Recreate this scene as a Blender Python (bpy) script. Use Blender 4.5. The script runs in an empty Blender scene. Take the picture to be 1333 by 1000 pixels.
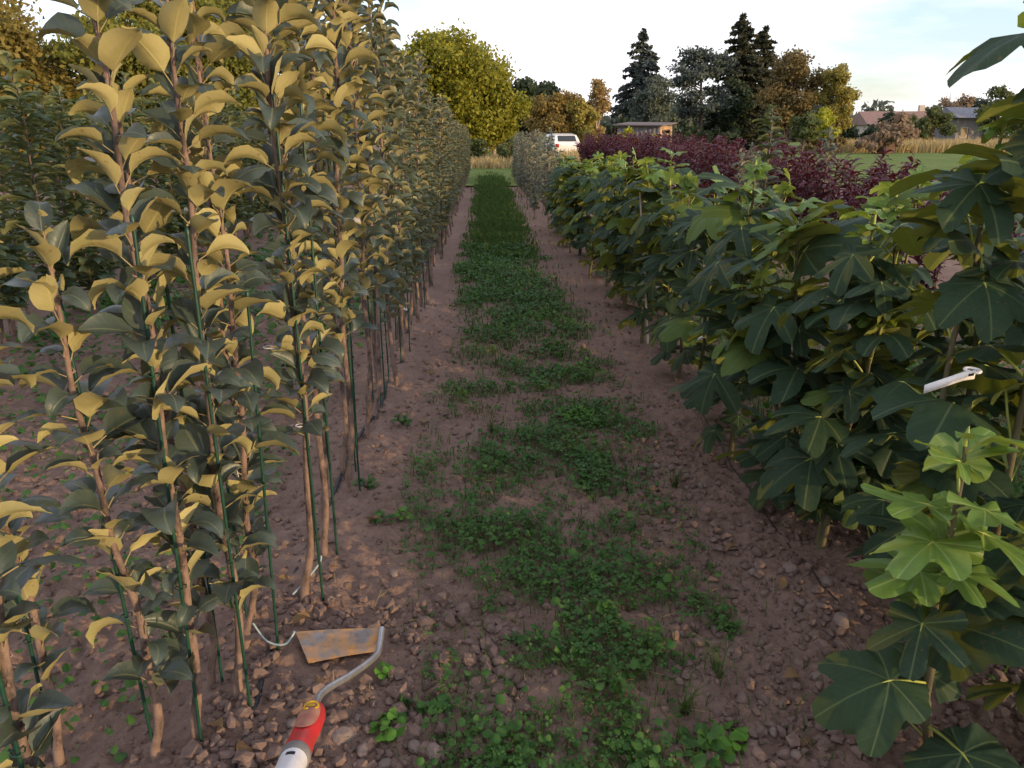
import bpy, math, random
import numpy as np
from mathutils import Vector, Matrix, Euler

# ------------------------------------------------------------------ camera, sky, sun, exposure
S = bpy.context.scene
COL = S.collection
R = math.radians
cam_d = bpy.data.cameras.new('camera'); cam = bpy.data.objects.new('camera', cam_d); COL.objects.link(cam)
cam_d.sensor_width = 36.0; cam_d.lens = 27.0; cam_d.clip_start = 0.05; cam_d.clip_end = 2000
cam.location = (0, 0, 1.4); cam.rotation_euler = (R(90 - 18), 0, R(-2))
S.camera = cam
SUN_EL, SUN_AZ = 8.0, 128.0          # azimuth clockwise from +Y (the way the camera looks): behind, to the right
W = bpy.data.worlds.new('World'); S.world = W; W.use_nodes = True
wn = W.node_tree; wn.nodes.clear()
sky = wn.nodes.new('ShaderNodeTexSky'); sky.sky_type = 'NISHITA'; sky.sun_disc = False
sky.sun_elevation = R(SUN_EL); sky.sun_rotation = R(SUN_AZ); sky.air_density = 1.0; sky.dust_density = 1.5; sky.ozone_density = 1.0
bg = wn.nodes.new('ShaderNodeBackground'); bg.inputs['Strength'].default_value = 0.15
wo = wn.nodes.new('ShaderNodeOutputWorld')
tcw = wn.nodes.new('ShaderNodeTexCoord'); mpw = wn.nodes.new('ShaderNodeMapping')
mpw.inputs['Scale'].default_value = (1.0, 1.6, 4.5); mpw.inputs['Rotation'].default_value = (0, R(8), R(25))
nzw = wn.nodes.new('ShaderNodeTexNoise'); nzw.inputs['Scale'].default_value = 1.7; nzw.inputs['Detail'].default_value = 7; nzw.inputs['Roughness'].default_value = 0.55
rmw = wn.nodes.new('ShaderNodeMapRange'); rmw.inputs['From Min'].default_value = 0.38; rmw.inputs['From Max'].default_value = 0.58; rmw.inputs['To Min'].default_value = 0.18
mxw = wn.nodes.new('ShaderNodeMix'); mxw.data_type = 'RGBA'; mxw.inputs[7].default_value = (8.4, 8.3, 8.6, 1)   # thin cirrus
wn.links.new(tcw.outputs['Generated'], mpw.inputs['Vector']); wn.links.new(mpw.outputs[0], nzw.inputs['Vector'])
wn.links.new(nzw.outputs['Fac'], rmw.inputs['Value']); wn.links.new(rmw.outputs[0], mxw.inputs[0])
gnw = wn.nodes.new('ShaderNodeMix'); gnw.data_type = 'RGBA'; gnw.blend_type = 'MULTIPLY'; gnw.inputs[0].default_value = 1; gnw.inputs[7].default_value = (1.75, 1.98, 2.75, 1)
wn.links.new(sky.outputs[0], gnw.inputs[6]); wn.links.new(gnw.outputs[2], mxw.inputs[6]); wn.links.new(mxw.outputs[2], bg.inputs['Color']); wn.links.new(bg.outputs[0], wo.inputs['Surface'])
sun_d = bpy.data.lights.new('sun', 'SUN'); sun = bpy.data.objects.new('sun', sun_d); COL.objects.link(sun)
sun_d.energy = 3.8; sun_d.angle = R(0.8); sun_d.color = (1.0, 0.70, 0.36)
_sd = Vector((math.sin(R(SUN_AZ)) * math.cos(R(SUN_EL)), math.cos(R(SUN_AZ)) * math.cos(R(SUN_EL)), math.sin(R(SUN_EL))))
sun.rotation_euler = _sd.to_track_quat('Z', 'Y').to_euler(); sun.location = _sd * 50
vs = S.view_settings
vs.view_transform = 'Standard'; vs.look = 'None'; vs.gamma = 1.0; vs.use_curve_mapping = False
vs.exposure = 0.15
S.cycles.max_bounces = 4; S.cycles.transparent_max_bounces = 8

rng = np.random.default_rng(11)
random.seed(5)

# ------------------------------------------------------------------ helpers
def tag(o, label=None, cat=None, group=None, kind=None):
    if label: o['label'] = label
    if cat: o['category'] = cat
    if group: o['group'] = group
    if kind: o['kind'] = kind
    return o

def link(name, data, parent=None, loc=(0, 0, 0), rot=(0, 0, 0), sc=(1, 1, 1)):
    o = bpy.data.objects.new(name, data); COL.objects.link(o)
    if parent is not None: o.parent = parent
    o.location = loc; o.rotation_euler = rot; o.scale = sc if hasattr(sc, '__len__') else (sc,) * 3
    return o

def empty(name, loc, rz=0.0):
    o = link(name, None, None, loc, (0, 0, rz)); o.empty_display_size = 0.1
    return o

class MB:
    """collects vertices and faces for one mesh"""
    def __init__(s): s.v = []; s.f = []; s.m = []; s.uv = []; s.n = 0
    def add(s, V, F, mi=0, uv=None):
        V = np.asarray(V, float).reshape(-1, 3); s.v.append(V)
        F = np.asarray(F, int) + s.n; s.f.append(F); s.m.append(np.full(len(F), mi))
        s.uv.append(np.zeros((len(V), 2)) if uv is None else np.asarray(uv, float)); s.n += len(V)
        return s
    def box(s, c, d, mi=0, rz=0.0):
        x, y, z = np.array(d) / 2
        V = np.array([[i * x, j * y, k * z] for k in (-1, 1) for j in (-1, 1) for i in (-1, 1)])
        ca, sa = math.cos(rz), math.sin(rz)
        V = V @ np.array([[ca, sa, 0], [-sa, ca, 0], [0, 0, 1]]) + np.array(c)
        return s.add(V, [[0, 2, 3, 1], [4, 5, 7, 6], [0, 1, 5, 4], [2, 6, 7, 3], [0, 4, 6, 2], [1, 3, 7, 5]], mi)
    def tube(s, P, rad, sides=6, mi=0, cap=True):
        P = np.asarray(P, float); n = len(P); rad = np.broadcast_to(rad, (n,))
        T = np.gradient(P, axis=0); T /= np.linalg.norm(T, axis=1)[:, None] + 1e-9
        ref = np.array([0, 0, 1.0]) if abs(T[:, 2]).mean() < 0.8 else np.array([1.0, 0, 0])
        A = np.cross(T, ref); A /= np.linalg.norm(A, axis=1)[:, None] + 1e-9
        B = np.cross(T, A); a = np.arange(sides) * 2 * np.pi / sides
        V = (P[:, None] + rad[:, None, None] * (np.cos(a)[None, :, None] * A[:, None] + np.sin(a)[None, :, None] * B[:, None])).reshape(-1, 3)
        uv = np.stack([np.repeat(np.linspace(0, 1, n), sides), np.tile(a, n)], 1)
        i, j = np.meshgrid(np.arange(n - 1), np.arange(sides), indexing='ij'); k = (j + 1) % sides
        F = np.stack([i * sides + j, i * sides + k, (i + 1) * sides + k, (i + 1) * sides + j], -1).reshape(-1, 4)[:, ::-1]
        s.add(V, F, mi, uv)
        if cap:
            for e, rv in ((0, 1), (n - 1, -1)):
                V2 = np.vstack([V[e * sides:(e + 1) * sides], P[e]])
                F2 = [[q, (q + 1) % sides, sides][::rv] for q in range(sides)]
                s.add(V2, F2, mi)
        return s
    def mesh(s, name, mats, smooth=True):
        me = bpy.data.meshes.new(name)
        V = np.vstack(s.v); me.vertices.add(len(V)); me.vertices.foreach_set('co', V.astype(np.float32).ravel())
        ls = np.concatenate([f.ravel() for f in s.f]); tot = np.concatenate([np.full(len(f), f.shape[1]) for f in s.f])
        me.loops.add(len(ls)); me.loops.foreach_set('vertex_index', ls.astype(np.int32))
        me.polygons.add(len(tot)); st = np.concatenate([[0], np.cumsum(tot)[:-1]])
        me.polygons.foreach_set('loop_start', st.astype(np.int32))
        me.polygons.foreach_set('material_index', np.concatenate(s.m).astype(np.int32))
        me.polygons.foreach_set('use_smooth', np.full(len(tot), bool(smooth)))
        uvl = me.uv_layers.new(name='UVMap'); uvl.data.foreach_set('uv', np.vstack(s.uv)[ls].astype(np.float32).ravel())
        for m in (mats if isinstance(mats, (list, tuple)) else [mats]): me.materials.append(m)
        me.update(calc_edges=True); me.validate()
        return me
    def obj(s, name, mats, parent=None, smooth=True, **k): return link(name, s.mesh(name, mats, smooth), parent, **k)

def vnoise(x, y, seed=0):
    """smooth value noise in [-1, 1], vectorised"""
    xi = np.floor(x).astype(np.int64); yi = np.floor(y).astype(np.int64); fx = x - xi; fy = y - yi
    def h(a, b):
        n = (a * 374761393 + b * 668265263 + seed * 1442695041) & 0xffffffff
        n = ((n ^ (n >> 13)) * 1274126177) & 0xffffffff
        return ((n ^ (n >> 16)) & 0xffff) / 32767.5 - 1
    u = fx * fx * (3 - 2 * fx); v = fy * fy * (3 - 2 * fy)
    return (h(xi, yi) * (1 - u) + h(xi + 1, yi) * u) * (1 - v) + (h(xi, yi + 1) * (1 - u) + h(xi + 1, yi + 1) * u) * v

def gz(x, y):
    """height of the soil"""
    x = np.asarray(x, float); y = np.asarray(y, float)
    near = np.clip((14 - y) / 9, 0, 1) * np.clip((7 - np.abs(x)) / 3, 0, 1)
    z = 0.022 * vnoise(x * 1.3, y * 1.3, 1) + 0.012 * vnoise(x * 4.1, y * 4.1, 2)
    c = np.abs(vnoise(x * 15, y * 15, 3)) * 0.016 + 0.010 * vnoise(x * 34, y * 34, 4) + 0.006 * vnoise(x * 75, y * 75, 5)
    ridge = 0.035 * np.exp(-((x + 0.58) / 0.22) ** 2) + 0.035 * np.exp(-((x - 1.17) / 0.3) ** 2) + 0.03 * np.exp(-((x + 3.3) / 0.3) ** 2)
    return z * np.clip((40 - y) / 10, 0, 1) + near * (c + ridge)
def spline(P, n):
    out_ = []
    for q in range(len(P) - 1):
        p0, p1, p2, p3 = P[max(q - 1, 0)], P[q], P[q + 1], P[min(q + 2, len(P) - 1)]
        for t in np.linspace(0, 1, n, endpoint=False): out_.append(.5 * (2 * p1 + (p2 - p0) * t + (2 * p0 - 5 * p1 + 4 * p2 - p3) * t * t + (3 * p1 - p0 - 3 * p2 + p3) * t ** 3))
    out_.append(P[-1]); return np.array(out_)
def gz1(x, y): return float(gz(np.array([x]), np.array([y]))[0])

# ------------------------------------------------------------------ materials
def newmat(name):
    m = bpy.data.materials.new(name); m.use_nodes = True; nt = m.node_tree; nt.nodes.clear()
    out = nt.nodes.new('ShaderNodeOutputMaterial'); return m, nt, out
def node(nt, t, **k):
    n = nt.nodes.new(t)
    for a, b in k.items(): setattr(n, a, b)
    return n
def setin(nt, sock, v):
    if hasattr(v, 'is_output'): nt.links.new(v, sock)
    else: sock.default_value = v
def mth(nt, op, a, b=0.0, c=None, clamp=False):
    n = node(nt, 'ShaderNodeMath', operation=op, use_clamp=clamp); setin(nt, n.inputs[0], a); setin(nt, n.inputs[1], b)
    if c is not None: setin(nt, n.inputs[2], c)
    return n.outputs[0]
def mixc(nt, f, a, b):
    n = node(nt, 'ShaderNodeMix', data_type='RGBA'); setin(nt, n.inputs[0], f)
    for i, v in ((6, a), (7, b)): setin(nt, n.inputs[i], v if hasattr(v, 'is_output') else (*v, 1))
    return n.outputs[2]
def noise(nt, scale, detail=4, rough=0.55, vec=None, dim='3D'):
    n = node(nt, 'ShaderNodeTexNoise'); n.inputs['Scale'].default_value = scale; n.inputs['Detail'].default_value = detail; n.inputs['Roughness'].default_value = rough
    if vec is not None: nt.links.new(vec, n.inputs['Vector'])
    return n.outputs['Fac']
def mrange(nt, v, a, b, c=0.0, d=1.0):
    n = node(nt, 'ShaderNodeMapRange'); setin(nt, n.inputs[0], v)
    for i, q in zip((1, 2, 3, 4), (a, b, c, d)): n.inputs[i].default_value = q
    return n.outputs[0]
def bump(nt, h, strength=0.3, dist=0.01):
    n = node(nt, 'ShaderNodeBump'); n.inputs['Strength'].default_value = strength; n.inputs['Distance'].default_value = dist; nt.links.new(h, n.inputs['Height']); return n.outputs[0]
def princ(nt, col, rough=0.6, spec=0.3, metal=0.0, normal=None):
    p = node(nt, 'ShaderNodeBsdfPrincipled'); setin(nt, p.inputs['Base Color'], col if hasattr(col, 'is_output') else (*col, 1))
    setin(nt, p.inputs['Roughness'], rough); p.inputs['Specular IOR Level'].default_value = spec; setin(nt, p.inputs['Metallic'], metal)
    if normal is not None: nt.links.new(normal, p.inputs['Normal'])
    return p.outputs[0]

def simple(name, a, b=None, scale=20, rough=0.6, spec=0.3, metal=0.0, bs=0.2, bd=0.002):
    m, nt, out = newmat(name); tc = node(nt, 'ShaderNodeTexCoord').outputs['Object']
    f = noise(nt, scale, 5, 0.6, tc)
    col = mixc(nt, mrange(nt, f, 0.35, 0.65), a, b or tuple(0.7 * q for q in a))
    nt.links.new(princ(nt, col, rough, spec, metal, bump(nt, f, bs, bd)), out.inputs[0]); return m

def leafmat(name, top, top2, under, rough=0.5, spec=0.3, trans=0.18, tcol=None, veins=None, veincol=None, hue=0.0, yellow=None, yf=0.0):
    """leaf with its own upper and lower face colours, variation per leaf, veins on the UV layout"""
    m, nt, out = newmat(name)
    geo = node(nt, 'ShaderNodeNewGeometry'); oi = node(nt, 'ShaderNodeObjectInfo')
    rnd = mth(nt, 'FRACT', mth(nt, 'ADD', geo.outputs['Random Per Island'], mth(nt, 'MULTIPLY', oi.outputs['Random'], 7.31)))
    rnd2 = mth(nt, 'FRACT', mth(nt, 'MULTIPLY', rnd, 13.7))
    c = mixc(nt, rnd, top, top2)
    tc = node(nt, 'ShaderNodeTexCoord')
    blot = noise(nt, 38, 3, 0.5, tc.outputs['Object']) if veins else None
    if veins: c = mixc(nt, mrange(nt, blot, 0.3, 0.75, 0.0, 0.35), c, tuple(q * 1.7 for q in top2))
    if yellow: c = mixc(nt, mth(nt, 'MULTIPLY', mth(nt, 'GREATER_THAN', rnd2, 1 - yf), 0.75), c, yellow)
    u = mixc(nt, mrange(nt, rnd2, 0, 1, 0, 0.55), under, tuple(q * 0.42 for q in under))
    h = blot
    if veins == 'fig':
        sep = node(nt, 'ShaderNodeSeparateXYZ'); nt.links.new(tc.outputs['UV'], sep.inputs[0]); x, y = sep.outputs[0], sep.outputs[1]
        best = None; side = None
        for ang in (0, 52, -52, 108, -108):
            ca, sa = math.cos(R(ang)), math.sin(R(ang))
            along = mth(nt, 'ADD', mth(nt, 'MULTIPLY', x, ca), mth(nt, 'MULTIPLY', y, sa))
            d = mth(nt, 'ABSOLUTE', mth(nt, 'SUBTRACT', mth(nt, 'MULTIPLY', y, ca), mth(nt, 'MULTIPLY', x, sa)))
            d = mth(nt, 'ADD', d, mth(nt, 'MULTIPLY', mth(nt, 'LESS_THAN', along, 0.0), 9.0))
            wv = mth(nt, 'ABSOLUTE', mth(nt, 'SINE', mth(nt, 'MULTIPLY', mth(nt, 'SUBTRACT', along, mth(nt, 'MULTIPLY', d, 0.75)), 26.0)))
            if best is None: best, side = d, wv
            else:
                lt = mth(nt, 'LESS_THAN', d, best)
                mm = node(nt, 'ShaderNodeMix'); setin(nt, mm.inputs[0], lt); setin(nt, mm.inputs[2], side); setin(nt, mm.inputs[3], wv); side = mm.outputs[0]
                best = mth(nt, 'MINIMUM', best, d)
        v1 = mrange(nt, best, 0.006, 0.02, 0.8, 0); v2 = mrange(nt, side, 0.03, 0.13, 0.35, 0)
        vein = mth(nt, 'MAXIMUM', v1, v2); h = mth(nt, 'SUBTRACT', blot, vein)
    elif veins == 'mid':
        sep = node(nt, 'ShaderNodeSeparateXYZ'); nt.links.new(tc.outputs['UV'], sep.inputs[0])
        d = mth(nt, 'ABSOLUTE', sep.outputs[1])
        w = mth(nt, 'ABSOLUTE', mth(nt, 'SINE', mth(nt, 'MULTIPLY', mth(nt, 'SUBTRACT', sep.outputs[0], mth(nt, 'MULTIPLY', d, 0.22)), 24.0)))
        vein = mth(nt, 'MAXIMUM', mrange(nt, d, 0.03, 0.09, 1, 0), mrange(nt, w, 0.05, 0.2, 0.3, 0)); h = mth(nt, 'SUBTRACT', blot, vein)
    else: vein = None
    if veins: sp_ = noise(nt, 70, 2, 0.5, tc.outputs['Object']); wear = mth(nt, 'MULTIPLY', mrange(nt, sp_, 0.66, 0.72, 0, .65), mth(nt, 'GREATER_THAN', rnd2, .35))
    if vein is not None:
        c = mixc(nt, wear, c, (0.11, 0.075, 0.03)); u = mixc(nt, wear, u, (0.15, 0.09, 0.035))
        c = mixc(nt, mth(nt, 'MULTIPLY', vein, 0.55), c, veincol); u = mixc(nt, mth(nt, 'MULTIPLY', vein, 0.55), u, tuple(min(1, q * 1.3) for q in under))
    if veins: u = mixc(nt, mrange(nt, noise(nt, 22, 4, 0.6, tc.outputs['Object']), 0.45, 0.72, 0, 0.5), u, (under[0] * .55, under[1] * .62, under[2] * .45))
    col = mixc(nt, geo.outputs['Backfacing'], c, u)
    rg = mixc(nt, geo.outputs['Backfacing'], (rough,) * 3, (0.85,) * 3)
    nrm = bump(nt, h, 0.35, 0.002) if vein is not None else None
    p = princ(nt, col, rg, spec, 0, nrm)
    tr = node(nt, 'ShaderNodeBsdfTranslucent'); tr.inputs['Color'].default_value = (*(tcol or tuple(min(1, q * 2.5) for q in top2)), 1)
    mx = node(nt, 'ShaderNodeMixShader'); mx.inputs[0].default_value = trans
    nt.links.new(p, mx.inputs[1]); nt.links.new(tr.outputs[0], mx.inputs[2]); nt.links.new(mx.outputs[0], out.inputs[0])
    return m

def bark(name, a, b, scale=30, stretch=0.25, lo=.35, hi=.65):
    m, nt, out = newmat(name); tc = node(nt, 'ShaderNodeTexCoord').outputs['Object']
    mp = node(nt, 'ShaderNodeMapping'); mp.inputs['Scale'].default_value = (1, 1, stretch); nt.links.new(tc, mp.inputs[0])
    f = noise(nt, scale, 6, 0.65, mp.outputs[0]); g = noise(nt, scale * 3, 3, 0.6, tc)
    col = mixc(nt, mrange(nt, f, lo, hi), a, b); col = mixc(nt, mrange(nt, g, 0.62, 0.72, 0, 0.5), col, tuple(min(1, q * 1.6) for q in a))
    nt.links.new(princ(nt, col, 0.75, 0.25, 0, bump(nt, f, 0.8, 0.005)), out.inputs[0]); return m

def soilmat():
    m, nt, out = newmat('soil'); tc = node(nt, 'ShaderNodeTexCoord').outputs['Object']
    big = noise(nt, 1.1, 4, 0.6, tc); mid = noise(nt, 14, 6, 0.7, tc); fine = noise(nt, 95, 5, 0.75, tc)
    vo = node(nt, 'ShaderNodeTexVoronoi'); vo.inputs['Scale'].default_value = 55; nt.links.new(tc, vo.inputs['Vector'])
    col = mixc(nt, mrange(nt, big, 0.35, 0.65), (0.200, 0.130, 0.102), (0.265, 0.175, 0.138))
    col = mixc(nt, mrange(nt, mid, 0.35, 0.7, 0, 0.6), col, (0.125, 0.082, 0.070))
    col = mixc(nt, mrange(nt, fine, 0.55, 0.75, 0, 0.55), col, (0.29, 0.215, 0.185))
    col = mixc(nt, mrange(nt, fine, 0.42, 0.30, 0, 0.6), col, (0.07, 0.047, 0.041))
    hh = mth(nt, 'ADD', mth(nt, 'MULTIPLY', fine, 0.7), mth(nt, 'MULTIPLY', vo.outputs['Distance'], 0.6))
    nt.links.new(princ(nt, col, 0.95, 0.1, 0, bump(nt, hh, 0.7, 0.012)), out.inputs[0]); return m

M = {}
M['soil'] = soilmat()
M['clod'] = simple('clod', (0.20, 0.138, 0.116), (0.13, 0.088, 0.074), 40, 0.95, 0.1, 0, 0.6, 0.004)
M['stone'] = simple('stone', (0.25, 0.19, 0.165), (0.16, 0.12, 0.105), 24, 0.85, 0.2, 0, 0.4, 0.004)
M['apple'] = leafmat('apple_leaf', (0.028, 0.044, 0.040), (0.046, 0.066, 0.052), (0.40, 0.355, 0.16), 0.42, 0.45, 0.12, (0.30, 0.24, 0.05), 'mid', (0.16, 0.17, 0.09))
M['apple_far'] = leafmat('apple_leaf_far', (0.045, 0.066, 0.044), (0.075, 0.095, 0.06), (0.36, 0.34, 0.20), 0.5, 0.35, 0.14, (0.28, 0.25, 0.07))
M['apple_dark'] = leafmat('sapling_leaf_green', (0.045, 0.075, 0.045), (0.085, 0.115, 0.06), (0.22, 0.24, 0.12), 0.5, 0.3, 0.18, (0.2, 0.25, 0.05))
M['silver'] = leafmat('silvery_leaf', (0.085, 0.11, 0.08), (0.13, 0.15, 0.11), (0.26, 0.27, 0.19), 0.6, 0.3, 0.12)
M['fig'] = leafmat('fig_leaf', (0.014, 0.030, 0.022), (0.024, 0.048, 0.024), (0.19, 0.21, 0.06), 0.6, 0.16, 0.16, (0.26, 0.30, 0.03), 'fig', (0.15, 0.19, 0.08), yellow=(0.10, 0.15, 0.03), yf=0.12)
M['figyoung'] = leafmat('fig_leaf_young', (0.065, 0.125, 0.026), (0.11, 0.19, 0.035), (0.24, 0.29, 0.08), 0.45, 0.4, 0.25, (0.40, 0.50, 0.05), 'fig', (0.32, 0.40, 0.16))
M['petiole'] = simple('petiole', (0.36, 0.38, 0.08), (0.24, 0.30, 0.07), 60, 0.5, 0.35)
M['applestalk'] = simple('apple_petiole', (0.34, 0.25, 0.13), (0.26, 0.22, 0.11), 60, 0.5, 0.35)
M['red'] = leafmat('crimson_leaf', (0.040, 0.009, 0.017), (0.075, 0.013, 0.024), (0.09, 0.025, 0.036), 0.45, 0.35, 0.15, (0.22, 0.025, 0.04))
M['bark_young'] = bark('young_bark', (0.215, 0.145, 0.115), (0.060, 0.043, 0.038), 26, .45, .43, .60)
M['bark_fig'] = bark('fig_bark', (0.13, 0.115, 0.055), (0.075, 0.062, 0.04), 50)
M['bark'] = bark('tree_bark', (0.13, 0.10, 0.08), (0.07, 0.055, 0.045), 6)
M['bark_pale'] = bark('pale_bark', (0.42, 0.33, 0.24), (0.28, 0.21, 0.15), 6)
M['stake'] = simple('green_stake', (0.014, 0.062, 0.038), (0.008, 0.038, 0.025), 25, 0.4, 0.4)
M['cane'] = simple('pale_cane', (0.62, 0.54, 0.47), (0.5, 0.42, 0.36), 30, 0.6)
M['tagw'] = simple('white_tag', (0.80, 0.77, 0.76), (0.70, 0.67, 0.67), 60, 0.45)
M['ink'] = simple('tag_ink', (0.02, 0.02, 0.025), None, 40, 0.6)
M['hose'] = simple('drip_hose', (0.012, 0.012, 0.016), (0.03, 0.027, 0.027), 30, 0.5)
M['twine'] = simple('twine_blue', (0.24, 0.36, 0.40), (0.40, 0.44, 0.44), 80, 0.8)
M['clover'] = leafmat('weed_leaf', (0.030, 0.086, 0.017), (0.064, 0.142, 0.030), (0.06, 0.12, 0.035), 0.55, 0.25, 0.22, (0.12, 0.28, 0.03))
M['weedlight'] = leafmat('weed_leaf_light', (0.06, 0.16, 0.02), (0.10, 0.22, 0.03), (0.11, 0.20, 0.05), 0.55, 0.25, 0.22, (0.2, 0.4, 0.04))
M['grass'] = leafmat('grass_blade', (0.030, 0.070, 0.016), (0.062, 0.105, 0.026), (0.05, 0.09, 0.024), 0.6, 0.2, 0.2, (0.14, 0.26, 0.04), yellow=(0.24, 0.21, 0.09), yf=0.08)
M['drygrass'] = leafmat('dry_grass_blade', (0.30, 0.22, 0.10), (0.42, 0.32, 0.16), (0.34, 0.26, 0.13), 0.8, 0.1, 0.2)
def tl(n, a, b, tr=0.2, tc=None): M[n] = leafmat(n, a, b, tuple(q * 1.25 for q in b), 0.6, 0.2, tr, tc)
tl('oak', (0.085, 0.105, 0.020), (0.165, 0.160, 0.032)); tl('oakdark', (0.055, 0.055, 0.022), (0.12, 0.095, 0.035)); tl('oakorange', (0.11, 0.10, 0.024), (0.18, 0.14, 0.035))
tl('yellowgreen', (0.115, 0.135, 0.016), (0.21, 0.20, 0.024)); tl('darkgreen', (0.022, 0.038, 0.024), (0.045, 0.062, 0.030)); tl('orange', (0.14, 0.105, 0.032), (0.21, 0.15, 0.045))
tl('birch', (0.20, 0.15, 0.06), (0.30, 0.21, 0.09)); tl('needle', (0.045, 0.062, 0.058), (0.085, 0.10, 0.088), 0.05); tl('spruce', (0.030, 0.036, 0.024), (0.06, 0.062, 0.036), 0.05)
tl('greygreen', (0.055, 0.070, 0.055), (0.10, 0.115, 0.085)); tl('ochre', (0.11, 0.085, 0.035), (0.17, 0.125, 0.05)); tl('gold', (0.17, 0.15, 0.035), (0.25, 0.21, 0.05)); tl('shrubgreen', (0.045, 0.065, 0.025), (0.10, 0.115, 0.04))
tl('shrubpink', (0.16, 0.12, 0.08), (0.25, 0.18, 0.12)); tl('lime', (0.20, 0.23, 0.02), (0.30, 0.30, 0.03))

# ------------------------------------------------------------------ ground
def graded(lo, a, b, hi, step, grow):
    out = list(np.arange(a, b, step)); d = step; p = b
    while p < hi: out.append(p); d *= grow; p += d
    out.append(hi); d = step; p = a - step
    left = []
    while p > lo: left.append(p); d *= grow; p -= d
    left.append(lo); return np.array(left[::-1] + out)
gx = graded(-420, -1.9, 2.1, 420, 0.0125, 1.045); gy = graded(-60, 0.9, 4.2, 700, 0.0125, 1.03)
X, Y = np.meshgrid(gx, gy, indexing='xy'); Z = gz(X, Y)
V = np.stack([X, Y, Z], -1).reshape(-1, 3); nx, ny = len(gx), len(gy)
i, j = np.meshgrid(np.arange(nx - 1), np.arange(ny - 1), indexing='xy'); k = (j * nx + i).ravel()
gnd = MB().add(V, np.stack([k, k + 1, k + nx + 1, k + nx], 1)).obj('ground', M['soil']); tag(gnd, 'reddish brown crumbly soil of the nursery rows', 'soil', kind='structure')
m, nt, out = newmat('lawn'); tc = node(nt, 'ShaderNodeTexCoord').outputs['Object']
nt.links.new(princ(nt, mixc(nt, mrange(nt, noise(nt, 0.35, 6, 0.65, tc), 0.35, 0.65), (0.10, 0.155, 0.035), (0.165, 0.20, 0.06)), 0.9, 0.1, 0, bump(nt, noise(nt, 30, 3, 0.6, tc), 0.8, 0.05)), out.inputs[0]); M['lawn'] = m
lx = np.array([6, 9, 14, 60, 120, 120, 30, 12.0]); ly = np.array([34, 22, 16, 12, 20, 200, 200, 60.0])
tag(MB().add(np.stack([lx, ly, np.full(8, 0.06)], 1), [list(range(8))]).obj('lawn', M['lawn']), 'mown green lawn beyond the crimson shrubs', 'lawn', kind='structure')
gp = [(-0.55, 22), (1.0, 22), (1.4, 40), (3, 60), (12, 70), (-20, 70), (-20, 34), (-1.2, 30)]
tag(MB().add([(a, b, 0.045) for a, b in gp], [list(range(len(gp)))]).obj('meadow', M['lawn']), 'rough grass at the far end of the path', 'grass', kind='structure')

# ------------------------------------------------------------------ soil clods and stones
def ico():
    t = (1 + 5 ** 0.5) / 2
    v = np.array([[-1, t, 0], [1, t, 0], [-1, -t, 0], [1, -t, 0], [0, -1, t], [0, 1, t], [0, -1, -t], [0, 1, -t], [t, 0, -1], [t, 0, 1], [-t, 0, -1], [-t, 0, 1]], float) / math.sqrt(1 + t * t)
    f = np.array([[0, 11, 5], [0, 5, 1], [0, 1, 7], [0, 7, 10], [0, 10, 11], [1, 5, 9], [5, 11, 4], [11, 10, 2], [10, 7, 6], [7, 1, 8], [3, 9, 4], [3, 4, 2], [3, 2, 6], [3, 6, 8], [3, 8, 9], [4, 9, 5], [2, 4, 11], [6, 2, 10], [8, 6, 7], [9, 8, 1]])
    return v, f
IV, IF = ico()
def weedmask(x, y):
    """how much of the soil the path weeds cover, 0 to 1"""
    e = 0.10 * vnoise(x * 0 + 3.3, y * 1.1, 21) + 0.08 * vnoise(x * 0 + 8.1, y * 3.1, 22)
    hw = np.interp(y, [1.1, 2.4, 3.2, 6, 12, 27], [.25, .44, .47, .44, .36, .36]); strip = np.clip(1.3 - np.abs(x - np.interp(y, [1.2, 2.2, 3, 8], [.33, .30, .29, .22]) + e) / hw, 0, 1)
    n = 0.42 * vnoise(x * 2.3, y * 1.9, 23) + 0.42 * vnoise(x * 6.5, y * 5.5, 24) + 0.25 * vnoise(x * 17, y * 15, 25) + 0.16
    far = np.clip((y - 4.0) / 8, 0, 1) * 0.6
    return np.clip(np.clip(strip * 1.6, 0, 1) * (n + .13 + far) * 1.5, 0, 1) * (strip > 0)
def scatter_clods(n, x0, x1, ymin, ymax, smin, smax):
    y = ymin * (ymax / ymin) ** rng.random(n); x = rng.uniform(x0, x1, n)
    keep = (rng.random(n) > 0.75 * weedmask(x, y)) & ~((np.abs(x + .425) < .15) & (y > 1.72) & (y < 1.92)); x, y = x[keep], y[keep]; n = len(x)
    s = smin + (smax - smin) * rng.random(n) ** 3.2
    V = IV[None] * (1 + 0.35 * rng.uniform(-1, 1, (n, 12, 1))) * s[:, None, None] * rng.uniform(0.6, 1.15, (n, 1, 3))
    a = rng.uniform(0, 6.28, n); ca, sa = np.cos(a)[:, None], np.sin(a)[:, None]
    V = np.stack([V[..., 0] * ca - V[..., 1] * sa, V[..., 0] * sa + V[..., 1] * ca, V[..., 2] * 0.8], -1)
    V += np.stack([x, y, gz(x, y) + s * 0.25], 1)[:, None]
    F = (IF[None] + 12 * np.arange(n)[:, None, None]).reshape(-1, 3); return V.reshape(-1, 3), F
mb = MB(); mb.add(*scatter_clods(15000, -2.2, 2.2, 1.0, 6.5, 0.003, 0.017)); mb.add(*scatter_clods(2600, -.7, .1, 1.15, 2.1, 0.004, 0.026)); mb.add(*scatter_clods(2600, .5, 1.5, 1.2, 3.4, 0.004, 0.024)); mb.add(*scatter_clods(2500, -6, 5, 2.5, 9, 0.006, 0.022))
tag(mb.obj('soil_crumbs', M['clod'], smooth=False), 'loose crumbs of reddish brown earth scattered over the soil', 'soil', kind='stuff')
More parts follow.
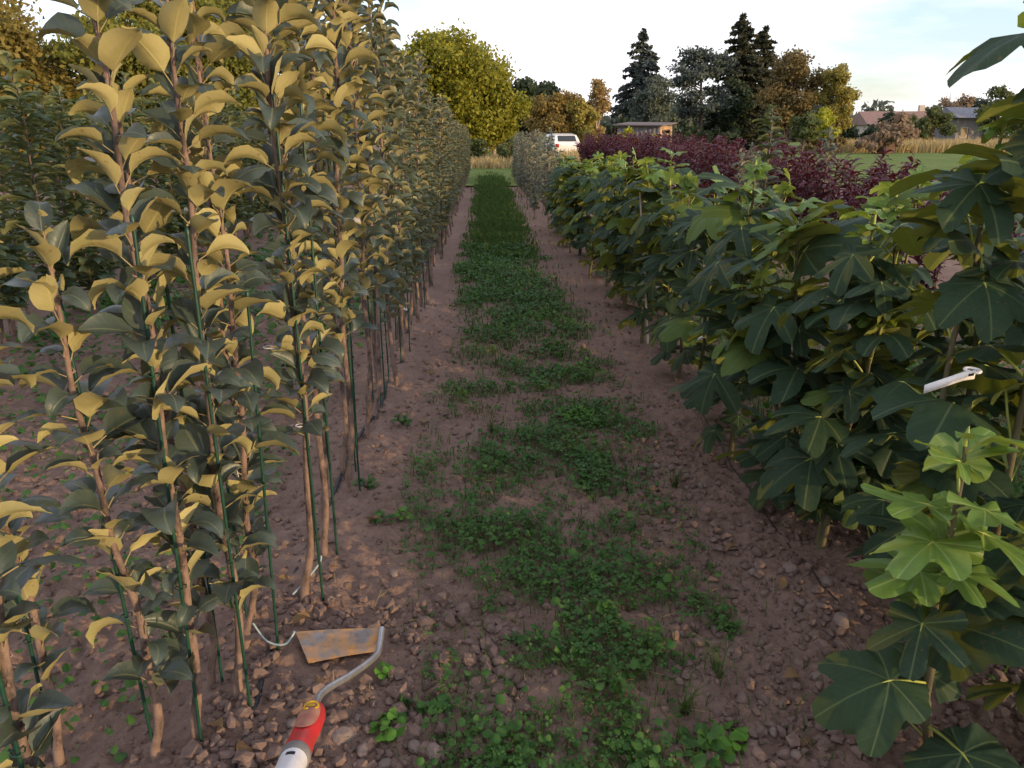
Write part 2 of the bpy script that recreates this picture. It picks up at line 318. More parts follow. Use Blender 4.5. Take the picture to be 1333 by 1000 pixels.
stone_meshes = []
for q in range(6):
    V = IV.copy(); F = IF.copy()
    e = {}; nv = [tuple(p) for p in V]; nf = []
    def mid(a, b):
        k_ = (min(a, b), max(a, b))
        if k_ not in e: p = (np.array(nv[a]) + np.array(nv[b])); nv.append(tuple(p / np.linalg.norm(p))); e[k_] = len(nv) - 1
        return e[k_]
    for a, b, c in F:
        ab, bc, ca = mid(a, b), mid(b, c), mid(c, a); nf += [[a, ab, ca], [b, bc, ab], [c, ca, bc], [ab, bc, ca]]
    P = np.array(nv); P *= (1 + 0.22 * vnoise(P[:, 0] * 1.6 + q * 7, P[:, 1] * 1.6 + P[:, 2] * 2, 40 + q) + 0.06 * vnoise(P[:, 0] * 5 + q, P[:, 1] * 5 + P[:, 2] * 3, 50))[:, None]
    P *= np.array([1, rng.uniform(0.7, 1), rng.uniform(0.55, 0.8)])
    stone_meshes.append(MB().add(P, nf).mesh('stone', M['stone'] if q % 3 else M['clod'], smooth=q % 2 == 0))
ST = [(-0.371, 1.564, .028), (-0.352, 1.505, .03), (-0.30, 1.46, .022), (-0.40, 1.62, .03), (-0.18, 1.475, .022), (-0.13, 1.44, .026), (-0.14, 1.50, .017), (-0.245, 1.43, .02), (-0.47, 1.52, .02), (-0.31, 1.56, .016), (-0.28, 1.50, .016), (1.00, 2.20, .03), (0.93, 2.32, .028), (1.04, 1.90, .032), (0.97, 2.02, .02), (0.99, 2.48, .02), (0.88, 2.21, .018), (1.08, 2.10, .022), (0.95, 1.78, .022), (0.88, 1.70, .018), (0.70, 1.52, .016), (0.80, 1.62, .02), (0.92, 1.55, .024), (1.05, 1.62, .022), (0.84, 2.62, .022), (0.9, 2.9, .025), (0.75, 3.1, .022), (0.86, 3.3, .02), (0.35, 1.38, .014), (0.1, 1.4, .016), (0.02, 1.52, .015)]
for q in range(48):
    sx = rng.choice([rng.uniform(-0.55, -0.15), rng.uniform(0.72, 1.25), rng.uniform(-1.6, -0.6)]); ST.append((sx, rng.uniform(1.25, 4.2), rng.uniform(0.009, 0.019)))
for q, (a, b, s) in enumerate(ST):
    zone = 0 if -0.6 < a < 0.0 and b < 2 else (1 if a > 0.6 else 2)
    lab = ['rounded earth-coloured stone lying by the hoe', 'brown stone lying on the soil along the fig row', 'brown stone lying on the bare soil near the staked saplings'][zone]
    grp = ['stones by the hoe', 'stones along the fig row', 'stones by the staked saplings'][zone]
    tag(link('stone', stone_meshes[q % 6], None, (a, b, gz1(a, b) + s * 0.28), (0, 0, rng.uniform(0, 6.28)), s * 0.95), lab, 'stone', grp)

# ------------------------------------------------------------------ leaves
def apple_leaf(seed, L=0.092, arch=95, fold=0.9, nl=9, nw=4, petiole=True):
    r = np.random.default_rng(seed)
    t = 1 - (1 - np.linspace(0, 1, nl + 1)) ** 1.25; W_ = L * r.uniform(0.25, 0.35) * (np.sin(np.pi * np.clip(t, 0, 1) ** 0.72) ** 0.85 + 0.015)
    W_[-1] = 0.0008
    pitch = R(r.uniform(25, 55)) - R(arch) * t ** 1.3
    yaw = r.uniform(-0.5, 0.5) * t
    dl = np.diff(t) * L; P = np.zeros((nl + 1, 3)); pl = 0.034 if petiole else 0.012
    P[0] = (pl * math.cos(pitch[0] + .25), 0, pl * math.sin(pitch[0] + .25))
    for q in range(nl):
        P[q + 1] = P[q] + dl[q] * np.array([math.cos(pitch[q]) * math.cos(yaw[q]), math.cos(pitch[q]) * math.sin(yaw[q]), math.sin(pitch[q])])
    tw = r.uniform(-0.7, 0.7) * t
    s = np.linspace(-1, 1, nw + 1); V = []; UV = []
    for q in range(nl + 1):
        Tn = np.array([math.cos(pitch[q]), 0, math.sin(pitch[q])]); Nn = np.array([-Tn[2], 0, Tn[0]]); Bn = np.array([0, 1.0, 0])
        B2 = Bn * math.cos(tw[q]) + Nn * math.sin(tw[q]); N2 = Nn * math.cos(tw[q]) - Bn * math.sin(tw[q])
        for u in s:
            ph = fold * abs(u) ** 0.8
            V.append(P[q] + W_[q] * (B2 * u * math.cos(ph * 0.8) + N2 * (abs(u) * math.sin(ph))) + N2 * r.uniform(-1, 1) * 0.0030 * abs(u)); UV.append((t[q], u))
    m_ = nw + 1; F = [[q * m_ + c, (q + 1) * m_ + c, (q + 1) * m_ + c + 1, q * m_ + c + 1] for q in range(nl) for c in range(nw)]
    mb = MB().add(V, F, 0, UV)
    if petiole: mb.tube([(-0.002, 0, 0), P[0] * 0.55 + np.array([0, 0, .001]), P[0] + (P[1] - P[0]) * 0.25], [0.0017, 0.0013, 0.001], 4, 1, cap=False)
    return mb
apple_meshes = [apple_leaf(100 + q, arch=a, fold=f).mesh('leaf', [M['apple'], M['applestalk']]) for q, (a, f) in enumerate([(70, .7), (95, .5), (45, .8), (105, .35), (30, .45), (80, .95), (125, .6), (55, .25), (85, .15), (20, .7), (60, .5), (75, -.25)])]

def fig_leaf(seed, Rr=0.14, lobes=0.55, droop=0.5, pet=0.11, young=False, nr=4, na=60):
    """palmate blade: rounded lobes round the end of a stalk; UV carries the flat layout for the veins"""
    r = np.random.default_rng(seed)
    th = np.linspace(-math.pi * 0.93, math.pi * 0.93, na)
    rad = np.full(na, 0.66 - 0.34 * lobes) * (1.05 - 0.12 * np.abs(th) / math.pi)
    for ang, c, ro in ((0, .74, .27), (52, .68, .25), (-52, .68, .25), (108, .43, .23), (-108, .43, .23)):
        c *= r.uniform(.93, 1.07); ro *= r.uniform(.9, 1.12) * (1.25 - .45 * lobes); d = th - R(ang) - r.uniform(-.06, .06); q = ro ** 2 - (c * np.sin(d)) ** 2
        rad = np.maximum(rad, np.where((q > 0) & (np.cos(d) > 0), c * np.cos(d) + np.sqrt(np.maximum(q, 0)), 0))
    k_ = np.array([.25, .5, .25]); rad[1:-1] = np.convolve(rad, k_, 'valid')
    rad = rad * (1 + 0.012 * np.sin(th * 31 + r.uniform(0, 6)) + 0.012 * r.uniform(-1, 1, na)); rad[[0, -1]] *= .75
    rr = np.array([0.02, 0.30, 0.58, 0.82, 1.0])[:nr + 1]; V = []; UV = []
    wave = r.uniform(0, 6.28); side = r.uniform(-.25, .25); cup = r.uniform(-0.15, 0.5)
    for q in rr:
        for a, b in zip(th, rad):
            x, y = q * b * math.cos(a), q * b * math.sin(a); d2 = x * x + y * y
            vein = max(math.cos(a - R(c)) ** 24 if math.cos(a - R(c)) > 0 else 0 for c in (0, 52, -52, 108, -108))
            z = -droop * d2 * (0.7 + 0.3 * math.cos(a)) + cup * abs(y) * 0.35 + side * y * 0.4 + q * q * 0.06 * math.sin(3 * a + wave) - 0.05 * vein * q + 0.055 * math.sin(9 * a + wave) * q ** 3 + .02 * math.sin(17 * a - wave) * q ** 2
            V.append((x * Rr, y * Rr, z * Rr)); UV.append((x, y))
    V = np.array(V); F = [[i_ * na + j_, (i_ + 1) * na + j_, (i_ + 1) * na + j_ + 1, i_ * na + j_ + 1] for i_ in range(len(rr) - 1) for j_ in range(na - 1)]
    tilt = R(r.uniform(-4, 26)); ca, sa = math.cos(tilt), math.sin(tilt)
    V = np.stack([V[:, 0] * ca + V[:, 2] * sa, V[:, 1], -V[:, 0] * sa + V[:, 2] * ca], 1)
    up_ = R(r.uniform(18, 50)); e = np.array([pet * math.cos(up_), 0, pet * math.sin(up_)]); V += e
    mb = MB().add(V, F, 0, UV)
    mb.tube([(-.004, 0, -.002), e * 0.5 + np.array([0, 0, .006]), e, e + np.array([.02 * ca, 0, -.02 * sa - .002])], [.0042, .0032, .0028, .001], 5, 1, cap=False)
    return mb
figp = [(.75, .35, .155, .12), (.55, .5, .165, .13), (.9, .25, .15, .12), (.1, .45, .145, .10), (.4, .6, .165, .13), (.8, .15, .14, .12), (.85, .45, .16, .14), (.2, .65, .165, .14), (.7, .3, .15, .09)]
fig_meshes = [fig_leaf(300 + q, d, a, b, c).mesh('leaf', [M['fig'], M['petiole']]) for q, (a, b, d, c) in enumerate(figp)]
figy_meshes = [fig_leaf(340 + q, d, a, b, c).mesh('leaf', [M['figyoung'], M['petiole']]) for q, (a, b, d, c) in enumerate([(.8, .2, .115, .06), (.95, .1, .105, .05), (.6, .3, .12, .07), (.85, .35, .09, .05)])]

def xform(V, az, tilt, roll, sc, loc):
    Mx = Matrix.Translation(loc) @ Euler((roll, tilt, az)).to_matrix().to_4x4() @ Matrix.Scale(sc, 4)
    A = np.array(Mx); return V @ A[:3, :3].T + A[:3, 3]

def whip(h, r0, r1, lean, r, n=14, kink=0.035):
    """centre line and radii of a young stem"""
    t = np.linspace(0, 1, n); P = np.zeros((n, 3)); P[:, 2] = t * h - 0.04 * (t == 0)
    ax, ay = r.uniform(0, 6.28, 2)
    P[:, 0] = lean[0] * t ** 1.4 + 0.014 * np.sin(5 * t + ax) + 0.004 * np.sin(23 * t + ay) - kink * np.exp(-(t / 0.07) ** 2)
    P[:, 1] = lean[1] * t ** 1.4 + 0.014 * np.sin(4.3 * t + ay) + 0.004 * np.sin(19 * t + ax)
    rad = r1 + (r0 - r1) * (1 - t) ** 0.8; rad[0] *= 1.35; rad[1] *= 1.1; return P, rad
def on(P, t):
    f = np.clip(t, 0, 1) * (len(P) - 1); a = int(min(f, len(P) - 2)); return P[a] * (1 - (f - a)) + P[a + 1] * (f - a)

# ---- sapling with every leaf a piece of its own
def sapling_full(x, y, h, label, group, seed, first=0.14, nleaf=None, bare=0.0, lean=None):
    r = np.random.default_rng(seed); root = empty('fruit_sapling', (x, y, gz1(x, y)), 0)
    tag(root, label, 'sapling', group)
    lean = lean or (r.uniform(-.05, .04), r.uniform(-.04, .04)); P, rad = whip(h, r.uniform(.0095, .0125), .0032, lean, r, 34); rad = rad * (1 + .09 * r.uniform(-1, 1, 34))
    tb = MB().tube(P, rad, 8)
    n = nleaf or int(h * 31); g = 2.4 * seed
    for q in range(n):
        t = first + (1 - first) * (q + r.uniform(-.3, .3)) / (n - 1); t = min(max(t, first), 1.0)
        if t < bare: continue
        az = g + q * 2.39996 + r.uniform(-.5, .5); p = on(P, t)
        topf = max(0, (t - .93) / .07)
        s = r.uniform(0.68, 1.38) * (1 - .55 * topf) * (0.9 if t < .3 else 1)
        tilt = r.uniform(-.55, .45) - .75 * topf
        link('leaf', apple_meshes[int(r.integers(12))], root, p, (r.uniform(-.5, .5), tilt, az), s)
        if r.random() < .5:   # bud swelling on the bark
            d = np.array([math.cos(az), math.sin(az), 0]); tb.tube([p + d * on(rad[:, None], t)[0] * .5 - (0, 0, .004), p + d * (.004 + on(rad[:, None], t)[0]), p + d * on(rad[:, None], t)[0] + (0, 0, .009)], [.0035, .003, .0005], 4, cap=False)
    tb.obj('trunk', M['bark_young'], root); return root

# ---- shared far foliage
def foliage_mesh(name, mats, h, seed, first, n, leafs, smin=.8, smax=1.2, lean=None, extra=0):
    r = np.random.default_rng(seed); mb = MB(); P, rad = whip(h, .012, .0035, lean or (0, 0), r)
    for q in range(n + extra):
        t = first + (1 - first) * min(1, max(0, (q % n + r.uniform(-.4, .4)) / (n - 1)))
        p = on(P, t); src = leafs[int(r.integers(len(leafs)))]; topf = max(0, (t - .93) / .07)
        for v, f, mi, uv in zip(src.v, src.f, src.m, src.uv):
            nb = f - 0; base = nb.min()
            mb.add(xform(v, q * 2.4 + r.uniform(-.5, .5), r.uniform(-.5, .35) - .7 * topf, r.uniform(-.6, .6), r.uniform(smin, smax) * (1 - .5 * topf), p), nb - base, int(mi[0]), uv)
    return mb.mesh(name, mats), MB().tube(P, rad, 6).mesh('trunk', M['bark_young'])
low_leaf = [apple_leaf(500 + q, arch=a, fold=f, nl=4, nw=2, petiole=False) for q, (a, f) in enumerate([(95, .9), (120, .7), (70, 1.0), (130, .5), (60, .6), (105, 1.1)])]
FAR = [foliage_mesh('foliage', M['apple_far'], 1.8, 600 + q, .17, 110, low_leaf, .75, 1.2, (r_, -.02)) for q, r_ in enumerate((-.05, .03, 0, .05, -.03, .02, -.06))]
GREEN = [foliage_mesh('foliage', M['apple_dark'], 1.8, 640 + q, .10, 120, low_leaf, .8, 1.25, (r_, 0), 30) for q, r_ in enumerate((-.05, .03, 0, .05, -.03))]
SILV = [foliage_mesh('foliage', M['silver'], 1.3, 660 + q, .10, 70, low_leaf, .7, 1.1, (r_, 0), 20) for q, r_ in enumerate((-.05, .03, 0, .05))]
def sapling_far(x, y, h, kit, hk, label, group, seed, name='fruit_sapling'):
    r = np.random.default_rng(seed); root = empty(name, (x, y, gz1(x, y)), r.uniform(0, 6.28)); tag(root, label, 'sapling', group)
    f, t = kit[seed % len(kit)]; s = h / hk
    link('trunk', t, root, sc=(1, 1, s)); wd = 1.55 if kit is GREEN else 1.15; o = link('foliage', f, root, sc=(wd, wd, s)); o['kind'] = 'stuff'; return root

# ------------------------------------------------------------------ staked sapling row beside the hoe
LAB_A = 'slender sapling with yellow-backed arching leaves in the staked row beside the hoe'; GRP_A = 'saplings in the staked row'
near = [(-.98, 1.46, 1.55, 'sapling standing a little behind the open end of the staked row'), (-.80, 1.12, 1.45, 'sapling at the open end of the staked row, cut off by the frame'), (-.76, 1.44, 1.20, 'shortest sapling with sparse yellow-backed leaves in the staked row'), (-.66, 1.50, 1.72, None), (-.60, 1.64, 1.68, None), (-.71, 1.70, 1.50, None), (-.63, 1.86, 1.62, None), (-.68, 1.98, 1.66, None)]
rowy = []
yy = 2.06
while yy < 27:
    hh = float(np.interp(yy, [2, 2.4, 3.2, 5, 8, 14, 27], [1.85, 2.15, 2.12, 1.95, 1.78, 1.6, 1.5])) + random.uniform(-.10, .08)
    near.append((-.565 + random.uniform(-.05, .05), yy, hh, None)); yy += random.uniform(.17, .27) if yy < 10 else random.uniform(.26, .34)
ORD = 'first second third fourth fifth sixth seventh eighth ninth tenth eleventh twelfth thirteenth fourteenth fifteenth sixteenth seventeenth eighteenth nineteenth twentieth'.split()
for q, (x, y, h, lab) in enumerate(near):
    if lab is None and q < len(ORD) and y < 3.9: lab = f'yellow-backed leafy sapling, {ORD[q]} in the staked row from its end by the hoe'
    if y < 3.9: sapling_full(x, y, h, lab or LAB_A, GRP_A, 20 + q, .13 if y < 2 else .25 + .1 * random.random(), int(h * (52 if y < 2 else 60)), lean=((-.03, .0) if y < 1.6 else None))
    else: sapling_far(x, y, h, FAR, 1.8, LAB_A, GRP_A, 20 + q)
# stakes
for q, (x, y, h, lab) in enumerate(near):
    if y > 11: break
    if q % 5 == 4 and y > 2.5: continue
    sx, sy = x + random.uniform(-.045, .045), y + random.uniform(-.05, .03); sh = h * random.uniform(.62, .95) if y > 2 else random.uniform(.85, 1.25)
    sh = min(sh, 1.5); ln = random.uniform(-.03, .03)
    st = empty('green_stake', (sx, sy, gz1(sx, sy))); tag(st, 'thin dark green plant stake in the sapling row beside the hoe', 'stake', 'green stakes along the sapling row')
    MB().tube([(0, 0, -.05), (ln * .5, 0, sh * .5), (ln, 0, sh)], .0040, 8).obj('rod', M['stake'], st)
    MB().tube([(ln, 0, sh - .004), (ln, 0, sh + .006), (ln, 0, sh + .010)], [.0048, .0048, .002], 8).obj('cap', M['cane'] if q % 6 == 1 else M['stake'], st)
    for tz in (.35, .75):     # ties round stake and stem
        MB().tube([(ln * tz + .012 * math.cos(a), .012 * math.sin(a), sh * tz + .002 * math.sin(2 * a)) for a in np.linspace(0, 6.2, 9)], .0016, 4).obj('tie', M['stake'], st)
# tags on the staked row: x, y, z
for q, (x, y, z) in enumerate([(-.56, 2.62, .98), (-.55, 2.75, .66), (-.60, 2.1, .83), (-.62, 1.75, .62), (-.58, 2.3, .52), (-.53, 4.9, .33), (-.54, 4.3, .62), (-.55, 6.2, .85), (-.53, 5.2, .72), (-.56, 3.4, 1.05)]):
    tg = empty('plant_tag', (x, y, z), random.uniform(-.6, .6)); tag(tg, 'small white plant tag tied to a staked sapling', 'tag', 'white tags on the staked saplings')
    MB().add([(-.004, -.006, .010), (.024, -.012, .004), (.026, -.012, -.012), (-.002, -.006, -.007), (-.004, -.005, .010), (.024, -.011, .004), (.026, -.011, -.012), (-.002, -.005, -.007)], [[0, 3, 2, 1], [4, 5, 6, 7], [0, 1, 5, 4], [2, 3, 7, 6], [0, 4, 7, 3], [1, 2, 6, 5]]).obj('card', M['tagw'], tg, smooth=False)
    MB().tube([(.015 * math.cos(a) - .01, .015 * math.sin(a) + .006, .002) for a in np.linspace(0, 6.28, 10)], .0016, 4).obj('loop', M['tagw'], tg)
# drip hose along the row
hy = np.arange(.5, 24, .16); hx = -.60 + .03 * np.sin(hy * 1.9) + .012 * np.sin(hy * 5.3)
tag(MB().tube(np.stack([hx, hy, gz(hx, hy) + .002 + .012 * np.sin(hy * 2.3)], 1), .008, 8).obj('drip_hose', M['hose']), 'black drip irrigation hose lying along the staked sapling row', 'hose')
hy = np.arange(2.0, 3.7, .1); hx = 1.07 + .02 * np.sin(hy * 1.7)
tag(MB().tube(np.stack([hx, hy, gz(hx, hy) + .025 + .02 * np.sin(hy * 2.1)], 1), .0028, 6).obj('drip_hose', M['hose']), 'thin dark irrigation line along the foot of the fig row', 'hose')
for pts, lab in (([(-.66, 1.86, .10), (-.62, 1.84, .055), (-.57, 1.83, .05), (-.545, 1.845, .075), (-.55, 1.86, .07)], 'frayed pale twine lying by the hoe blade'), ([(-.60, 2.06, .06), (-.565, 2.10, .085), (-.53, 2.14, .12), (-.525, 2.15, .14)], 'short light blue twine end at the foot of a staked sapling')):
    tag(MB().tube(spline(np.array(pts), 5), .0028, 6).obj('twine', M['twine']), lab, 'twine')

# ------------------------------------------------------------------ second and third sapling rows across the soil strip
LAB_B = 'dark green leafy sapling in the row across the bare soil strip from the hoe'
for rx, y0, y1, st_, lab, grp in ((-3.3, 3.8, 17, .21, LAB_B, 'saplings across the soil strip'), (-4.9, 6.5, 21, .36, 'green sapling in the outer row under the autumn oaks', 'saplings of the outer row')):
    y = y0; q = 0
    while y < y1:
        sapling_far(rx + random.uniform(-.12, .12), y, random.uniform(1.55, 1.95), GREEN, 1.8, lab, grp, 200 + q); y += random.uniform(.7, 1.2) * st_; q += 1

# ------------------------------------------------------------------ fig row
GRP_F = 'fig plants in the row along the path'
def fig_plant(x, y, h, n, seed, label=None, young=False, stems=1, fruit=0):
    r = np.random.default_rng(seed); root = empty('fig_plant', (x, y, gz1(x, y))); tag(root, label or 'bushy fig plant with big dark lobed leaves in the row along the path', 'fig plant', GRP_F)
    for sidx in range(stems):
        hs = h * (1 if sidx == 0 else r.uniform(.65, .95)); a0 = r.uniform(0, 6.28); sp = 0.0 if sidx == 0 else .17
        P, rad = whip(hs, .0115, .0036, (r.uniform(-.07, .05) + sp * math.cos(a0), r.uniform(-.06, .06) + sp * math.sin(a0)), r, 12, .01)
        MB().tube(P, rad, 8).obj('stem', M['bark_fig'], root)
        nn = n if sidx == 0 else int(n * .7)
        for q in range(nn):
            t = .07 + .93 * (max(0, q + r.uniform(-.3, .3)) / max(1, nn - 1)) ** .9; t = min(max(t, .06), .985)
            topf = max(0, (t - .86) / .14); az = sidx + q * 2.4 + r.uniform(-.6, .6)
            if topf > .25 or (young and t > .55): ms = figy_meshes[int(r.integers(4))]; s = r.uniform(.8, 1.15) * (1 - .35 * topf) * (1.15 if young else 1)
            else: ms = fig_meshes[int(r.integers(len(fig_meshes)))]; s = r.uniform(.68, 1.12) * (.85 if t < .3 else 1) * (1.12 if y < 3 else 1)
            wp = on(P, t) + np.array([x + .2 * math.cos(az), y + .2 * math.sin(az), 0]); tl_ = np.array([1.10, 1.69, .86]); vw = tl_ - np.array([0, 0, 1.4]); vw /= np.linalg.norm(vw); dd = wp - tl_; al = dd @ vw
            if -.45 < al < .12 and np.linalg.norm(dd - al * vw) < .17: continue      # leaves have been pushed aside where the strap tag hangs
            link('leaf', ms, root, on(P, t), (r.uniform(-.4, .4), (r.uniform(-.35, .38) if r.random() > .22 else r.uniform(-1.15, -.6)) - .5 * topf, az), s)
        tip = P[-1]; MB().tube([tip - (0, 0, .01), tip + (0, 0, .012), tip + (.004, .003, .03)], [.006, .005, .001], 6).obj('shoot_tip', M['petiole'], root)
        for q in range(fruit):
            p = on(P, .2 + .16 * r.random()); az = r.uniform(2.5, 5.2); d = np.array([math.cos(az), math.sin(az), 0]) * .03
            MB().tube([p + d * .3 + (0, 0, .012), p + d * .6 + (0, 0, .008), p + d * .9, p + d * 1.1 - (0, 0, .010), p + d * 1.1 - (0, 0, .020), p + d * 1.05 - (0, 0, .026)], [.003, .006, .013, .016, .013, .004], 10).obj('fruit', M['petiole'], root)
    return root
figs = [(.97, 1.33, .80, 20, 'low fig plant with bright fresh leaves at its top beside the stony soil', True, 1, 0),
        (1.24, 1.36, .72, 20, 'small dark fig plant behind the low bright-leaved fig', False, 1, 0),
        (1.30, 1.72, 1.72, 36, 'tallest fig plant in the row, rising beside the low bright-leaved fig', False, 1, 0),
        (1.19, 1.86, 1.40, 34, 'tall fig plant carrying the long white name tag', False, 1, 0)]
yv = 2.32
while yv < 12.2:
    hh = float(np.interp(yv, [2.2, 2.6, 3.2, 4.4, 5.3, 6.4, 12], [1.22, 1.12, 1.2, 1.12, 1.27, 1.12, 1.05])) + random.uniform(-.1, .06)
    figs.append((1.17 + random.uniform(-.12, .16), yv, hh, int(random.uniform(28, 34)), None, False, 2 if random.random() < .55 else 1, 3 if yv < 3.2 else 0)); yv += random.uniform(.30, .46)
for q, a in enumerate([(1.75, 2.0, 1.2), (1.8, 2.6, 1.1), (1.75, 3.2, 1.2), (1.85, 3.8, 1.05), (1.7, 4.5, 1.1), (1.55, 2.3, 1.25), (1.6, 2.9, 1.15)]):
    figs.append((*a, 26, f'{ORD[q]} fig plant of the second line behind the main fig row', False, 1, 0))
for q, (x, y, h, n, lab, yg, stn, fr) in enumerate(figs):
    if lab is None and q < 20: lab = f'dark bushy fig plant, {ORD[q]} in the fig row counting from the low bright-leaved one'
    fig_plant(x, y, h, n, 700 + q, lab, yg, stn, fr)
# tags among the figs
tg = empty('plant_tag', (1.155, 1.72, .86), 0); tag(tg, 'long white strap tag with dark print tied to a tall fig stem', 'tag')
def strip(pts, w, th=.0008):
    mb = MB(); P = np.array(pts, float); n = len(P); up_ = np.array([0, 0, w / 2]); of = np.array([0, th, 0])
    V = np.concatenate([P + up_ - of, P - up_ - of, P + up_ + of, P - up_ + of]); F = []
    for q in range(n - 1): F += [[q, n + q, n + q + 1, q + 1], [2 * n + q, 2 * n + q + 1, 3 * n + q + 1, 3 * n + q], [q, q + 1, 2 * n + q + 1, 2 * n + q], [n + q, 3 * n + q, 3 * n + q + 1, n + q + 1]]
    F += [[0, 2 * n, 3 * n, n], [n - 1, 2 * n - 1, 4 * n - 1, 3 * n - 1]]
    return mb.add(V, F)
strip([(0, -.025, 0), (-.03, -.03, -.002), (-.07, -.034, -.014), (-.12, -.03, -.034)], .022).obj('strap', M['tagw'], tg)
MB().tube([(.016 * math.cos(a) + .006, .02 * math.sin(a) - .004, .004) for a in np.linspace(0, 6.28, 12)], .004, 5).obj('loop', M['tagw'], tg)
strip([(-.004, -.0268, .001), (-.018, -.0292, 0)], .006, .0006).obj('print_mark', M['ink'], tg)
for x, y, z, lab in ((1.10, 3.75, .42, 'small white tag low in the fig row near the path'), (1.12, 4.9, .46, 'little pale tag deep among the fig leaves'), (1.30, 2.55, .98, 'small white tag high among fig leaves below the crimson shrubs')):
    tg = empty('plant_tag', (x, y, z), .3); tag(tg, lab, 'tag'); strip([(0, 0, 0), (-.03, -.01, -.004), (-.06, -.01, -.016)], .018).obj('card', M['tagw'], tg); MB().tube([(.012 * math.cos(a), .012 * math.sin(a), 0) for a in np.linspace(0, 6.28, 8)], .0016, 4).obj('loop', M['tagw'], tg)
cn = empty('bamboo_cane', (1.05, 5.0, gz1(1.05, 5.0))); tag(cn, 'pale bare cane leaning among the fig leaves', 'cane')
MB().tube([(.05, 0, -.05), (0, 0, .45), (-.07, -.05, 1.0)], [.0075, .007, .006], 7).obj('rod', M['cane'], cn)
for z in (.3, .62): MB().tube([(0 if z < .5 else -.018, .003, z - .006), (0 if z < .5 else -.019, .003, z + .006)], .0098, 7).obj('node', M['cane'], cn)

# ------------------------------------------------------------------ silvery saplings at the far end of the fig row and tall saplings among the crimson shrubs
y = 12.6; q = 0
while y < 26:
    sapling_far(1.05 + random.uniform(-.18, .25), y, random.uniform(1.15, 1.5), SILV, 1.3, 'silvery grey sapling beyond the end of the fig row', 'silvery saplings past the figs', 300 + q); y += random.uniform(.22, .40); q += 1
for q, (x, y, h, lab) in enumerate([(2.62, 7.25, 1.62, 'tall thin green sapling rising above the crimson shrubs'), (2.50, 7.7, 1.25, 'pale leafy sapling in front of the crimson shrubs'), (2.42, 7.0, 1.2, 'pale sapling beside the tall thin one at the crimson shrubs'), (2.72, 8.1, 1.3, 'leafy sapling half hidden behind the tall thin one'), (3.3, 7.6, 1.45, 'thin sapling standing among the crimson shrubs before the lawn')]):
    sapling_far(x, y, h, SILV if q else GREEN, 1.3 if q else 1.8, lab, None, 340 + q)

# ------------------------------------------------------------------ crimson shrubs
def lance(seed):
    r = np.random.default_rng(seed); t = np.linspace(0, 1, 5); L = .13; pit = R(r.uniform(25, 60)) - R(r.uniform(60, 120)) * t; P = np.zeros((5, 3))
    for q in range(4): P[q + 1] = P[q] + L / 4 * np.array([math.cos(pit[q]), 0, math.sin(pit[q])])
    w = .017 * np.sin(np.pi * np.clip(t * .9 + .08, 0, 1)) + .0008
    V = np.concatenate([P + np.stack([0 * w, -w, .4 * w], 1), P, P + np.stack([0 * w, w, .4 * w], 1)])
    F = [[q, q + 1, 5 + q + 1, 5 + q] for q in range(4)] + [[5 + q, 5 + q + 1, 10 + q + 1, 10 + q] for q in range(4)]
    return MB().add(V, F)
LANCE = [lance(q) for q in range(5)]
def red_mesh(seed):
    r = np.random.default_rng(seed); mb = MB(); tb = MB()
    for s_ in range(7):
        a = r.uniform(0, 6.28); sp = r.uniform(.05, .32); h = r.uniform(.95, 1.3) if s_ else 1.3
        P, rad = whip(h, .010, .003, (sp * math.cos(a), sp * math.sin(a)), r, 10, 0); tb.tube(P, rad, 5, cap=False)
        for q in range(44):
            t = .28 + .72 * (q / 43) ** .8; l = LANCE[int(r.integers(5))]
            mb.add(xform(l.v[0], q * 2.4 + r.uniform(-.5, .5), r.uniform(-.4, .4), r.uniform(-.5, .5), r.uniform(.7, 1.25), on(P, t)), l.f[0])
    return mb.mesh('foliage', M['red']), tb.mesh('stem', M['bark'])
REDK = [red_mesh(800 + q) for q in range(5)]
y = -5.0; q = 0  # stretch beside and behind the camera is unseen, added to shade the ground
while y < 30:
    for dx in (0, .8 if y < 12 else 1.1):
        x = 3.3 + dx + random.uniform(-.2, .2) + .012 * y; s = random.uniform(.98, 1.12) * float(np.interp(y, [1, 4, 7, 12, 20, 30], [.5, .78, .84, .93, 1.0, 1.0]))  # out-of-view shrubs kept low so the sun still reaches the figs
        root = empty('crimson_shrub', (x, y, gz1(x, y)), random.uniform(0, 6.28)); tag(root, 'dark crimson leafed shrub in the row beyond the figs', 'shrub', 'crimson shrubs in a row')
        f, t = REDK[q % 5]; link('stem', t, root, sc=s); o = link('foliage', f, root, sc=s); o['kind'] = 'stuff'; q += 1
    y += random.uniform(.46, .62)

# ------------------------------------------------------------------ weeds of the path
def leaves_np(px, py, pz, size, ups, n_side=6, el=1.0):
    """small rounded leaves, one fan each, tilted at random"""
    n = len(px); a = np.arange(n_side) * 2 * np.pi / n_side
    rr_ = np.where((np.abs(a - np.pi) < .3) & (n_side > 6), .62, 1.0)
    loc = np.stack([rr_ * np.cos(a) * el, rr_ * np.sin(a), 0.3 * np.cos(2 * a)], 1)
    V = loc[None] * size[:, None, None]
    az = rng.uniform(0, 6.28, n); ti = rng.normal(0, ups, n)
    ca, sa, ct, st_ = np.cos(az)[:, None], np.sin(az)[:, None], np.cos(ti)[:, None], np.sin(ti)[:, None]
    x, y, z = V[..., 0], V[..., 1], V[..., 2]; x, z = x * ct + z * st_, -x * st_ + z * ct
    V = np.stack([x * ca - y * sa, x * sa + y * ca, z], -1) + np.stack([px, py, pz], 1)[:, None]
    F = np.array([[0, q, q + 1] for q in range(1, n_side - 1)]); F = (F[None] + n_side * np.arange(n)[:, None, None]).reshape(-1, 3)
    return V.reshape(-1, 3), F
